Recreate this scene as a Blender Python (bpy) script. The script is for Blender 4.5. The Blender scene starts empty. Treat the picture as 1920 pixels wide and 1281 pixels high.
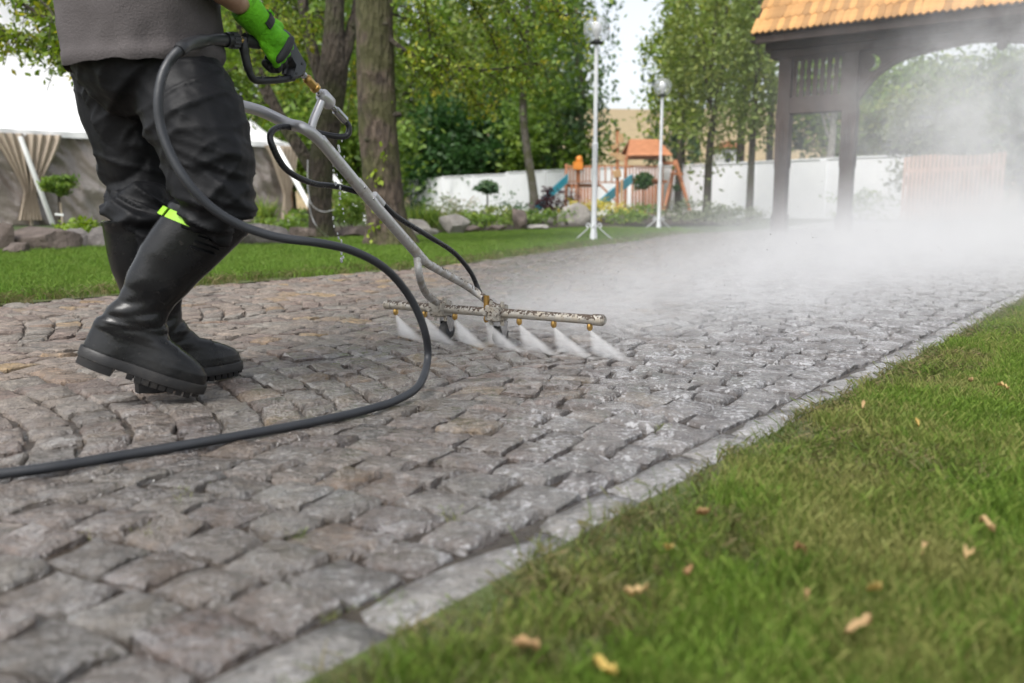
import bpy, bmesh, math, random
import numpy as np
from mathutils import Vector, Matrix, noise as mnoise
random.seed(7); RNG = np.random.default_rng(7)
S = bpy.context.scene
R = math.radians

# ------------------------------------------------------------------ camera
FPX, HOR, CH = 1600.0, 384.0, 0.44           # focal length in photo pixels, horizon row, eye height
PITCH = math.atan((640.5-HOR)/FPX)
cam_d = bpy.data.cameras.new('camera'); cam = bpy.data.objects.new('camera', cam_d)
S.collection.objects.link(cam); S.camera = cam
cam.location = (0, 0, CH); cam.rotation_euler = (math.pi/2-PITCH, 0, 0)
cam_d.sensor_width = 36; cam_d.lens = 36*FPX/1920; cam_d.clip_start = .05; cam_d.clip_end = 2000
cam_d.dof.use_dof = True; cam_d.dof.focus_distance = 2.45; cam_d.dof.aperture_fstop = 3.0

# ------------------------------------------------------------------ sky, sun, exposure
SUN_EL, SUN_AZ = R(52), R(-150)               # high, veiled sun
W = bpy.data.worlds.new('World'); S.world = W; W.use_nodes = True
nt = W.node_tree; bgn = nt.nodes['Background']
sky = nt.nodes.new('ShaderNodeTexSky'); sky.sky_type = 'NISHITA'; sky.sun_disc = False
sky.sun_elevation = SUN_EL; sky.sun_rotation = SUN_AZ; sky.dust_density = 3.0; sky.air_density = 1.0
hs = nt.nodes.new('ShaderNodeHueSaturation'); hs.inputs['Saturation'].default_value = .27
nt.links.new(sky.outputs[0], hs.inputs['Color']); nt.links.new(hs.outputs[0], bgn.inputs['Color'])
bgn.inputs['Strength'].default_value = 0.14
sun_d = bpy.data.lights.new('sun', 'SUN'); sun = bpy.data.objects.new('sun', sun_d); S.collection.objects.link(sun)
sun_d.energy = 1.5; sun_d.angle = R(25); sun_d.color = (1, .97, .93)
sd = Vector((math.sin(SUN_AZ)*math.cos(SUN_EL), math.cos(SUN_AZ)*math.cos(SUN_EL), math.sin(SUN_EL)))
sun.rotation_euler = sd.to_track_quat('Z', 'Y').to_euler(); sun.location = (0, 0, 30)
S.view_settings.view_transform = 'Standard'; S.view_settings.look = 'None'
S.view_settings.gamma = 1; S.view_settings.exposure = 0.82
S.render.engine = 'CYCLES'
cy = S.cycles
cy.use_denoising = True; cy.max_bounces = 7; cy.diffuse_bounces = 3; cy.glossy_bounces = 3
cy.transmission_bounces = 4; cy.volume_bounces = 3; cy.transparent_max_bounces = 16
cy.volume_step_rate = .35; cy.volume_max_steps = 128
cy.caustics_reflective = False; cy.caustics_refractive = False; cy.sample_clamp_indirect = 6
try: cy.denoiser = 'OPENIMAGEDENOISE'
except Exception: pass

# ------------------------------------------------------------------ measuring the place
FW = Vector((0, math.cos(PITCH), -math.sin(PITCH))); UP = Vector((0, math.sin(PITCH), math.cos(PITCH)))
EYE = Vector((0, 0, CH))
def ray(x, y): return Vector(((x-960)/FPX, 0, 0)) + FW + UP*((640.5-y)/FPX)
def P(x, y, Y):                                # point at distance Y
    d = ray(x, y); return EYE + d*(Y/d.y)
def G(x, y, z=0.0):                            # point at height z
    d = ray(x, y); return EYE + d*((z-CH)/d.z)
def proj(p):
    d = np.asarray(p, float) - np.array([0, 0, CH]); f = d@np.array(FW); u = d@np.array(UP)
    return 960+FPX*d[..., 0]/f, 640.5-FPX*u/f
def V2(p): return np.array([p[0], p[1]])

# ------------------------------------------------------------------ material helpers
def lk(nt, a, b): nt.links.new(a, b)
def mth(nt, op, a, b=None, c=None, clamp=False):
    n = nt.nodes.new('ShaderNodeMath'); n.operation = op; n.use_clamp = clamp
    for i, v in enumerate((a, b, c)):
        if v is None: continue
        if isinstance(v, (int, float)): n.inputs[i].default_value = v
        else: lk(nt, v, n.inputs[i])
    return n.outputs[0]
def noise_n(nt, vec, scale, detail=4, rough=.55, dist=0.0):
    n = nt.nodes.new('ShaderNodeTexNoise'); n.inputs['Scale'].default_value = scale
    n.inputs['Detail'].default_value = detail; n.inputs['Roughness'].default_value = rough
    n.inputs['Distortion'].default_value = dist
    if vec is not None: lk(nt, vec, n.inputs['Vector'])
    return n.outputs['Fac']
def ramp_n(nt, fac, stops):
    n = nt.nodes.new('ShaderNodeValToRGB'); e = n.color_ramp.elements
    while len(e) < len(stops): e.new(.5)
    for k, (p, c) in enumerate(stops):
        e[k].position = p; e[k].color = (*c, 1) if len(c) == 3 else c
    lk(nt, fac, n.inputs['Fac']); return n.outputs['Color']
def smooth_n(nt, v, lo, hi, a=0.0, b=1.0):
    n = nt.nodes.new('ShaderNodeMapRange'); n.interpolation_type = 'SMOOTHSTEP'
    lk(nt, v, n.inputs['Value'])
    for i, x in zip((1, 2, 3, 4), (lo, hi, a, b)): n.inputs[i].default_value = x
    return n.outputs[0]
def mix_n(nt, fac, a, b, mode='MIX'):
    n = nt.nodes.new('ShaderNodeMix'); n.data_type = 'RGBA'; n.blend_type = mode
    for s, v in ((n.inputs[0], fac), (n.inputs[6], a), (n.inputs[7], b)):
        if isinstance(v, (int, float)): s.default_value = v
        elif isinstance(v, (tuple, list)): s.default_value = (*v, 1) if len(v) == 3 else v
        else: lk(nt, v, s)
    return n.outputs[2]
def new_mat(name):
    m = bpy.data.materials.new(name); m.use_nodes = True
    return m, m.node_tree, m.node_tree.nodes['Principled BSDF']
def coords(nt, kind='Object', stretch=None):
    t = nt.nodes.new('ShaderNodeTexCoord').outputs[kind]
    if stretch:
        mp = nt.nodes.new('ShaderNodeMapping'); mp.inputs['Scale'].default_value = stretch
        lk(nt, t, mp.inputs['Vector']); t = mp.outputs[0]
    return t
def attr_n(nt, name):
    n = nt.nodes.new('ShaderNodeAttribute'); n.attribute_name = name; return n.outputs['Fac']
def set_bump(nt, b, h, strength, dist=.01):
    n = nt.nodes.new('ShaderNodeBump'); n.inputs['Strength'].default_value = strength; n.inputs['Distance'].default_value = dist
    lk(nt, h, n.inputs['Height']); lk(nt, n.outputs[0], b.inputs['Normal'])
MATS = {}
def mk(name, c1, c2=None, scale=6., rough=.6, bump=0., bscale=30., bdist=.01, metal=0., stretch=None, spec=.5, coat=0., detail=5, rvar=0., trans=0.):
    m, nt, b = new_mat(name); c2 = c2 or tuple(v*.72 for v in c1)
    vec = coords(nt, 'Object', stretch)
    f = noise_n(nt, vec, scale, detail)
    col = ramp_n(nt, f, [(.32, c2), (.68, c1)]); lk(nt, col, b.inputs['Base Color'])
    b.inputs['Metallic'].default_value = metal; b.inputs['Specular IOR Level'].default_value = spec
    b.inputs['Coat Weight'].default_value = coat; b.inputs['Coat Roughness'].default_value = .15
    if rvar:
        lk(nt, smooth_n(nt, noise_n(nt, vec, scale*2.3, 4), .3, .7, max(.02, rough-rvar), min(1, rough+rvar)), b.inputs['Roughness'])
    else: b.inputs['Roughness'].default_value = rough
    if bump: set_bump(nt, b, noise_n(nt, vec, bscale, 6, .6), bump, bdist)
    if trans: b.inputs['Transmission Weight'].default_value = trans
    MATS[name] = m; return m
def leaf_mat(name, cols, trans=.35, rough=.5):
    """leaf colours picked leaf by leaf from the 'tint' attribute"""
    m, nt, b = new_mat(name)
    t = attr_n(nt, 'tint'); n = len(cols)
    col = ramp_n(nt, t, [((i+.0)/(n-1), c) for i, c in enumerate(cols)])
    lk(nt, col, b.inputs['Base Color']); b.inputs['Roughness'].default_value = rough; b.inputs['Specular IOR Level'].default_value = .35
    tr = nt.nodes.new('ShaderNodeBsdfTranslucent'); hv = nt.nodes.new('ShaderNodeHueSaturation')
    hv.inputs['Saturation'].default_value = 1.1; hv.inputs['Value'].default_value = 1.5; lk(nt, col, hv.inputs['Color']); lk(nt, hv.outputs[0], tr.inputs['Color'])
    mx = nt.nodes.new('ShaderNodeMixShader'); mx.inputs[0].default_value = trans
    lk(nt, b.outputs[0], mx.inputs[1]); lk(nt, tr.outputs[0], mx.inputs[2])
    lk(nt, mx.outputs[0], nt.nodes['Material Output'].inputs['Surface'])
    MATS[name] = m; return m

# ------------------------------------------------------------------ object helpers
COL = S.collection
def tag(o, label=None, cat=None, group=None, kind=None):
    for k, v in (('label', label), ('category', cat), ('group', group), ('kind', kind)):
        if v: o[k] = v
    return o
def wloc(o):
    l = Vector((0, 0, 0))
    while o is not None: l = l + Vector(o.location); o = o.parent
    return l
def thing(name, loc, label, cat, group=None):
    o = bpy.data.objects.new(name, None); o.empty_display_size = .1; COL.objects.link(o); o.location = Vector(loc)
    return tag(o, label, cat, group)
def link(name, me, mat, parent=None, smooth=True, loc=None):
    """me holds world coordinates; shift it under its parent (or onto loc)"""
    o = bpy.data.objects.new(name, me); COL.objects.link(o)
    off = wloc(parent) if parent is not None else Vector((0, 0, 0))
    if loc is not None: o.location = Vector(loc)-off; off = Vector(loc)
    if off.length > 0: me.transform(Matrix.Translation(-off))
    if parent is not None: o.parent = parent
    for m in (mat if isinstance(mat, (list, tuple)) else [mat]):
        me.materials.append(MATS[m] if isinstance(m, str) else m)
    if smooth: me.polygons.foreach_set('use_smooth', np.ones(len(me.polygons), bool))
    return o
def fast_mesh(name, verts, faces, tint=None):
    """verts (N,3), faces (M,k) numpy"""
    me = bpy.data.meshes.new(name); verts = np.asarray(verts, np.float32); faces = np.asarray(faces, np.int32); k = faces.shape[1]
    me.vertices.add(len(verts)); me.vertices.foreach_set('co', verts.ravel())
    me.loops.add(faces.size); me.loops.foreach_set('vertex_index', faces.ravel())
    me.polygons.add(len(faces)); me.polygons.foreach_set('loop_start', np.arange(len(faces), dtype=np.int32)*k)
    me.update(calc_edges=True)
    if tint is not None:
        a = me.attributes.new('tint', 'FLOAT', 'FACE'); a.data.foreach_set('value', np.asarray(tint, np.float32))
    return me
def spline(pts, n=8, radii=None):
    """Catmull-Rom through pts"""
    p = [np.array(q, float) for q in pts]; p = [2*p[0]-p[1]]+p+[2*p[-1]-p[-2]]; out = []; rr = []
    for i in range(1, len(p)-2):
        for k in range(n):
            t = k/n; a, b, c, d = p[i-1:i+3]
            out.append(.5*((2*b)+(-a+c)*t+(2*a-5*b+4*c-d)*t*t+(-a+3*b-3*c+d)*t**3))
            if radii is not None: rr.append(radii[i-1]*(1-t)+radii[i]*t)
    out.append(p[-2])
    if radii is not None: rr.append(radii[-1]); return out, rr
    return out
class MB:
    def __init__(s): s.v = []; s.f = []; s.m = []; s.mi = 0
    def add(s, vs, fs):
        o = len(s.v); s.v += [tuple(v) for v in vs]; s.f += [tuple(i+o for i in f) for f in fs]; s.m += [s.mi]*len(fs); return s
    def box(s, c, size, ax=None, bev=0.0):
        """box at c; ax = (X, Y, Z) unit axes"""
        c = Vector(c); X, Y, Z = [Vector(a) for a in (ax or ((1, 0, 0), (0, 1, 0), (0, 0, 1)))]
        h = [v/2 for v in size]; b = min(bev, min(h)*.6)
        if b <= 0:
            vs = [c+X*(sx*h[0])+Y*(sy*h[1])+Z*(sz*h[2]) for sz in (-1, 1) for sy in (-1, 1) for sx in (-1, 1)]
            return s.add(vs, [(0, 2, 3, 1), (4, 5, 7, 6), (0, 1, 5, 4), (2, 6, 7, 3), (0, 4, 6, 2), (1, 3, 7, 5)])
        prof = []
        for z, i in ((-h[2], b), (-h[2]+b, 0), (h[2]-b, 0), (h[2], b)):
            x, y = h[0]-i, h[1]-i; q = b
            ring = [(-x+q, -y), (x-q, -y), (x, -y+q), (x, y-q), (x-q, y), (-x+q, y), (-x, y-q), (-x, -y+q)]
            prof.append([c+X*px+Y*py+Z*z for px, py in ring])
        return s.loft(prof)
    def bar(s, a, b, w, t, up=(0, 0, 1), bev=0.0):
        a, b = Vector(a), Vector(b); X = (b-a); L = X.length; X.normalize(); up = Vector(up)
        if abs(X.dot(up)) > .98: up = Vector((0, 1, 0))
        Y = up.cross(X).normalized(); Z = X.cross(Y)
        return s.box((a+b)/2, (L, w, t), (X, Y, Z), bev)
    def loft(s, rings, cap=True, closed=True):
        n = len(rings[0]); vs = [v for r in rings for v in r]; fs = []
        for i in range(len(rings)-1):
            for j in range(n if closed else n-1):
                k = (j+1) % n; fs.append((i*n+j, i*n+k, (i+1)*n+k, (i+1)*n+j))
        if cap and closed: fs.append(tuple(reversed(range(n)))); fs.append(tuple((len(rings)-1)*n+j for j in range(n)))
        return s.add(vs, fs)
    def tube(s, pts, r, n=10, cap=True, round_ends=False):
        pts = [Vector(p) for p in pts]; rs = list(r) if hasattr(r, '__len__') else [r]*len(pts)
        if round_ends:
            d0 = (pts[0]-pts[1]).normalized(); d1 = (pts[-1]-pts[-2]).normalized(); p0, r0, p1, r1 = pts[0], rs[0], pts[-1], rs[-1]
            pts = [p0+d0*r0*.95, p0+d0*r0*.7]+pts+[p1+d1*r1*.7, p1+d1*r1*.95]; rs = [r0*.25, r0*.7]+rs+[r1*.7, r1*.25]
        T = []
        for i in range(len(pts)):
            t = pts[min(i+1, len(pts)-1)]-pts[max(i-1, 0)]; T.append(t.normalized() if t.length > 1e-9 else Vector((0, 0, 1)))
        N = T[0].orthogonal().normalized(); rings = []
        for i, p in enumerate(pts):
            if i: N = (N-T[i]*N.dot(T[i])); N = N.normalized() if N.length > 1e-6 else T[i].orthogonal().normalized()
            B = T[i].cross(N); rings.append([p+(N*math.cos(2*math.pi*j/n)+B*math.sin(2*math.pi*j/n))*rs[i] for j in range(n)])
        return s.loft(rings, cap)
    def lathe(s, base, prof, n=20, axis=(0, 0, 1)):
        """prof = [(radius, height)]"""
        A = Vector(axis).normalized(); N = A.orthogonal().normalized(); B = A.cross(N); b = Vector(base)
        return s.loft([[b+A*z+(N*math.cos(2*math.pi*j/n)+B*math.sin(2*math.pi*j/n))*max(r, 1e-4) for j in range(n)] for r, z in prof])
    def prism(s, poly, depth):
        """poly = 3-D outline, depth = extrusion vector (both ways half)"""
        d = Vector(depth)/2; n = len(poly); vs = [Vector(p)-d for p in poly]+[Vector(p)+d for p in poly]
        fs = [tuple(reversed(range(n))), tuple(range(n, 2*n))]+[(i, (i+1) % n, n+(i+1) % n, n+i) for i in range(n)]
        return s.add(vs, fs)
    def ball(s, c, rad, n=14, m=9, ax=None):
        X, Y, Z = [Vector(a) for a in (ax or ((1, 0, 0), (0, 1, 0), (0, 0, 1)))]; c = Vector(c)
        rad = rad if hasattr(rad, '__len__') else (rad,)*3; rings = []
        for i in range(m):
            a = -math.pi/2+math.pi*(i+.02)/(m-1+.04); q = math.cos(a)
            rings.append([c+X*(rad[0]*q*math.cos(2*math.pi*j/n))+Y*(rad[1]*q*math.sin(2*math.pi*j/n))+Z*(rad[2]*math.sin(a)) for j in range(n)])
        return s.loft(rings)
    def mesh(s, name='m'):
        me = bpy.data.meshes.new(name); me.from_pydata(s.v, [], s.f)
        if any(s.m): me.polygons.foreach_set('material_index', np.array(s.m, np.int32))
        me.update(); return me
    def build(s, name, mat, parent=None, smooth=True, loc=None, sharp=None):
        me = s.mesh(name)
        bm = bmesh.new(); bm.from_mesh(me); bmesh.ops.recalc_face_normals(bm, faces=bm.faces); bm.to_mesh(me); bm.free()
        o = link(name, me, mat, parent, smooth, loc)
        if smooth: me.set_sharp_from_angle(angle=R(sharp if sharp else 40))
        return o
def remesh(mb, voxel, smooth=4):
    """one continuous skin round overlapping solids"""
    o = bpy.data.objects.new('tmp', mb.mesh()); COL.objects.link(o)
    bm = bmesh.new(); bm.from_mesh(o.data); bmesh.ops.recalc_face_normals(bm, faces=bm.faces); bm.to_mesh(o.data); bm.free()
    m = o.modifiers.new('r', 'REMESH'); m.mode = 'VOXEL'; m.voxel_size = voxel
    q = o.modifiers.new('s', 'SMOOTH'); q.iterations = smooth; q.factor = .5
    me = bpy.data.meshes.new_from_object(o.evaluated_get(bpy.context.evaluated_depsgraph_get()))
    old = o.data; bpy.data.objects.remove(o); bpy.data.meshes.remove(old); me.materials.clear(); return me
def displace(me, fn):
    n = len(me.vertices); co = np.empty(n*3, np.float32); no = np.empty(n*3, np.float32)
    me.vertices.foreach_get('co', co); me.vertices.foreach_get('normal', no); co = co.reshape(-1, 3); no = no.reshape(-1, 3)
    d = np.array([fn(Vector(c)) for c in co], np.float32); me.vertices.foreach_set('co', (co+no*d[:, None]).ravel()); me.update()
def leaves(C, size, tint, flat=0.0, long=.5, rng=RNG, axis=None):
    """diamond leaves, one quad each: C (N,3), size (N,)"""
    N = len(C); n = rng.normal(size=(N, 3)); n[:, 2] += flat*np.sign(n[:, 2]); n /= np.linalg.norm(n, axis=1)[:, None]
    t = rng.normal(size=(N, 3)) if axis is None else np.asarray(axis)+rng.normal(size=(N, 3))*.35
    t -= n*(t*n).sum(1)[:, None]; t /= np.linalg.norm(t, axis=1)[:, None]+1e-9
    b = np.cross(n, t); s = np.asarray(size)[:, None]
    v = np.stack([C-t*s, C+b*s*long-t*s*.1, C+t*s, C-b*s*long-t*s*.1], 1).reshape(-1, 3)
    return v, np.arange(N*4).reshape(-1, 4), tint
# ------------------------------------------------------------------ road frame
KA, KB = V2(G(1437, 770)), V2(G(1905, 549))
AX = (KB-KA)/np.linalg.norm(KB-KA); QX = np.array([-AX[1], AX[0]])      # along the road, across it to the far side
def RD(u, v, z=0.0): p = KA+AX*v+QX*u; return (p[0], p[1], z)
KERB_W = .108
LEFT_EDGE = [(-2.9, 2.2)]+[tuple(V2(G(*p))) for p in ((0, 571), (250, 549), (480, 527), (720, 508), (870, 494), (1010, 475), (1105, 462), (1195, 452), (1262, 440))]+[(4.3, 15.2), (6.5, 19.5), (9.0, 24)]
def left_x(y):
    ys = [p[1] for p in LEFT_EDGE]; xs = [p[0] for p in LEFT_EDGE]; return np.interp(y, ys, xs)

# --- materials of the ground
def world_pos(nt): return nt.nodes.new('ShaderNodeNewGeometry').outputs['Position']
def soil_mat(name, a, b, c, scale=7.):
    m, nt, bs = new_mat(name); w = world_pos(nt)
    f = noise_n(nt, w, scale, 6, .65); g = noise_n(nt, w, scale*9, 4, .6)
    col = ramp_n(nt, f, [(.3, a), (.5, b), (.72, c)]); col = mix_n(nt, .55, col, ramp_n(nt, g, [(.3, (.35, .35, .35)), (.7, (1, 1, 1))]), 'MULTIPLY')
    lk(nt, col, bs.inputs['Base Color']); bs.inputs['Roughness'].default_value = .9
    set_bump(nt, bs, g, .8, .02); MATS[name] = m
soil_mat('lawn_soil', (.10, .085, .045), (.11, .13, .04), (.085, .14, .028))
soil_mat('field', (.33, .25, .13), (.40, .31, .17), (.36, .27, .15), .15)
soil_mat('meadow', (.05, .075, .02), (.06, .09, .025), (.075, .10, .03), 1.5)
soil_mat('bed_soil', (.045, .032, .022), (.06, .045, .03), (.08, .06, .04), 6)
soil_mat('gravel_path', (.19, .18, .17), (.25, .235, .22), (.3, .28, .26), 9)

def wet_mask(nt, w):
    """water lies on the road round and in front of the machine; behind the walker it is still dry"""
    s = nt.nodes.new('ShaderNodeSeparateXYZ'); lk(nt, w, s.inputs[0])
    v = mth(nt, 'ADD', mth(nt, 'MULTIPLY', s.outputs[0], 1.0), mth(nt, 'MULTIPLY', s.outputs[1], -.12))
    v = mth(nt, 'ADD', v, mth(nt, 'MULTIPLY', mth(nt, 'SUBTRACT', noise_n(nt, w, 1.6, 3), .5), 1.3))
    return smooth_n(nt, v, -1.5, -.6)
def stone_mat(name, cols, clean, rough=.62, tinted=True):
    m, nt, b = new_mat(name); w = world_pos(nt)
    t = attr_n(nt, 'tint'); n = len(cols)
    col = ramp_n(nt, t, [(i/(n-1), c) for i, c in enumerate(cols)])
    mott = ramp_n(nt, noise_n(nt, w, 38, 6, .7), [(.32, (.36, .355, .35)), (.48, (.8, .8, .8)), (.66, (1.45, 1.43, 1.4))])
    col = mix_n(nt, .9, col, mott, 'MULTIPLY')
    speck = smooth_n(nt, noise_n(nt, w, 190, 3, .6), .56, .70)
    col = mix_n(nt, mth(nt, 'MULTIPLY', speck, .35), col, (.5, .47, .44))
    s = nt.nodes.new('ShaderNodeSeparateXYZ'); lk(nt, w, s.inputs[0])
    # washed swathe: grime gone, paler and greyer stone
    v = mth(nt, 'ADD', mth(nt, 'SUBTRACT', s.outputs[0], mth(nt, 'MULTIPLY', s.outputs[1], .30)), mth(nt, 'MULTIPLY', mth(nt, 'SUBTRACT', noise_n(nt, w, 2.2, 3), .5), .7))
    cl = smooth_n(nt, v, -.75, -.05)
    grey = nt.nodes.new('ShaderNodeHueSaturation'); grey.inputs['Saturation'].default_value = .35; grey.inputs['Value'].default_value = 1.12; lk(nt, col, grey.inputs['Color'])
    cool = mix_n(nt, .35, grey.outputs[0], clean)
    # mud film on what is not yet washed
    mud = smooth_n(nt, noise_n(nt, w, 6.5, 5, .65), .42, .68)
    dirty = mix_n(nt, mth(nt, 'MULTIPLY', mud, .55), col, (.215, .18, .145))
    col = mix_n(nt, cl, dirty, cool)
    wet = wet_mask(nt, w); pud = smooth_n(nt, noise_n(nt, w, 11, 4, .6), .30, .52)
    wp = mth(nt, 'MULTIPLY', wet, pud)
    dk = mix_n(nt, 1.0, col, (.38, .365, .35), 'MULTIPLY'); col = mix_n(nt, mth(nt, 'MULTIPLY', wet, .75), col, dk)
    # pale flecks painted into the colour: sky glints on wet stone, plus some froth
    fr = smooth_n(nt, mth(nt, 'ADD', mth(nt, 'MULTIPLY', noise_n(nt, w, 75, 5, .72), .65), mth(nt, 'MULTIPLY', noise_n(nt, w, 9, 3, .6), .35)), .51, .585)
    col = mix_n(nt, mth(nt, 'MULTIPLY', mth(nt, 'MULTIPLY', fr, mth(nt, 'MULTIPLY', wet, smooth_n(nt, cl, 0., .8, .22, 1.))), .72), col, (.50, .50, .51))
    lk(nt, col, b.inputs['Base Color'])
    lk(nt, mth(nt, 'SUBTRACT', rough+.12, mth(nt, 'MULTIPLY', wp, .30)), b.inputs['Roughness'])
    h = mth(nt, 'ADD', noise_n(nt, w, 30, 4, .6), mth(nt, 'MULTIPLY', noise_n(nt, w, 125, 4, .65), .5))
    set_bump(nt, b, h, 1., .017)
    b.inputs['Coat IOR'].default_value = 1.68; b.inputs['Coat Roughness'].default_value = .05; lk(nt, wp, b.inputs['Coat Weight'])
    n2 = nt.nodes.new('ShaderNodeBump'); n2.inputs['Strength'].default_value = 1.; n2.inputs['Distance'].default_value = .035
    lk(nt, mth(nt, 'ADD', noise_n(nt, w, 42, 3, .55), mth(nt, 'MULTIPLY', noise_n(nt, w, 120, 3, .6), .3)), n2.inputs['Height']); lk(nt, n2.outputs[0], b.inputs['Coat Normal'])
    MATS[name] = m
PORPH = [(c[0]*.98, c[1]*.99, c[2]*.98) for c in [(.14, .105, .09), (.23, .175, .148), (.21, .185, .16), (.28, .22, .18), (.165, .145, .13), (.26, .235, .205), (.215, .155, .132), (.32, .225, .12)]]
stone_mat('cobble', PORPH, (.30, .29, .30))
stone_mat('kerb_stone', [(.34, .32, .29), (.42, .40, .37), (.38, .35, .31)], (.46, .45, .44), .65)
def joint_mat():
    m, nt, b = new_mat('joint_grit'); w = world_pos(nt)
    col = ramp_n(nt, noise_n(nt, w, 30, 5, .7), [(.3, (.03, .023, .018)), (.6, (.07, .055, .043)), (.8, (.11, .09, .072))])
    wet = wet_mask(nt, w); col = mix_n(nt, mth(nt, 'MULTIPLY', wet, .6), col, mix_n(nt, 1., col, (.55, .53, .5), 'MULTIPLY'))
    lk(nt, col, b.inputs['Base Color']); lk(nt, smooth_n(nt, mth(nt, 'MULTIPLY', wet, noise_n(nt, w, 9, 3)), .1, .45, .8, .06), b.inputs['Roughness'])
    set_bump(nt, b, noise_n(nt, w, 90, 4, .6), .4, .01); MATS['joint_grit'] = m
joint_mat()

def sheet(name, pts, z, mat, label=None):
    me = bpy.data.meshes.new(name); me.from_pydata([(p[0], p[1], z) for p in pts], [], [tuple(range(len(pts)))])
    o = link(name, me, mat, None, False); o['kind'] = 'structure'
    if label: o['label'] = label; 
    return o
gx = 900
ground = sheet('ground', [(-gx, -30), (gx, -30), (gx, gx), (-gx, gx)], -.03, 'meadow', 'green ground reaching to the horizon')
def rdir(u, v): p = RD(u, v); return (p[0], p[1])
road_bed = sheet('road', [rdir(-.02, -3.2), rdir(-.02, 26), (9, 24)]+[p for p in reversed(LEFT_EDGE)][1:]+[(-4.6, 0.3), (-5.0, -1.5)], -.0118, 'joint_grit', 'wet cobbled drive of small granite setts')
ground['category'] = 'ground'; road_bed['category'] = 'road'
# left lawn (a fan beyond the road edge) and right lawn with softly rising edge
ll = [(p[0], p[1]) for p in LEFT_EDGE[:-3]]
lawn_l = sheet('lawn', [(-30, -2), (-5.2, -1.5), (-4.8, .3)]+ll+[(3.2, 16.0), (2.0, 19), (-2, 17.5), (-6, 13), (-30, 11)], -.004, 'lawn_soil', 'mown lawn on the far side of the cobbled drive')
bed = sheet('flower_bed', [(-30, 10.6), (-6.1, 9.2), (-3.0, 10.4), (-.6, 13.6), (1.9, 18.4), (5, 19.4), (7, 24), (5, 30), (1, 27), (-1.5, 21), (-4.5, 15.5), (-8, 12.6), (-30, 13.5)], .012, 'bed_soil', 'dark soil of the rock-edged garden bed')
lawn_r = sheet('lawn', [rdir(-KERB_W+.02, -3.0), rdir(-KERB_W-3.6, -3.0), rdir(-KERB_W-14, 20), rdir(-KERB_W+.02, 20)], .004, 'lawn_soil', 'mown lawn beside the pale kerb in front')
for o in (lawn_l, lawn_r): o['category'] = 'lawn'
bed['category'] = 'flower bed'

# far dry hillside
def hillside():
    nx, ny = 60, 26; vs = []; fs = []
    for j in range(ny):
        for i in range(nx):
            x = -160+400*i/(nx-1); y = 62+320*j/(ny-1); t = j/(ny-1)
            z = -.3+max(0, t)**.75*62*(1-.35*math.exp(-((x-60)/90)**2))*(.75+.25*math.sin(x*.013+.6))+1.2*mnoise.noise(Vector((x*.02, y*.02, 3)))
            vs.append((x, y, z if j else -.3))
    for j in range(ny-1):
        for i in range(nx-1): a = j*nx+i; fs.append((a, a+1, a+nx+1, a+nx))
    me = bpy.data.meshes.new('hillside'); me.from_pydata(vs, [], fs); o = link('hill', me, 'field'); o['kind'] = 'structure'; o['label'] = 'dry straw-coloured hillside behind the trees'; o['category'] = 'hill'
hillside()

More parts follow.
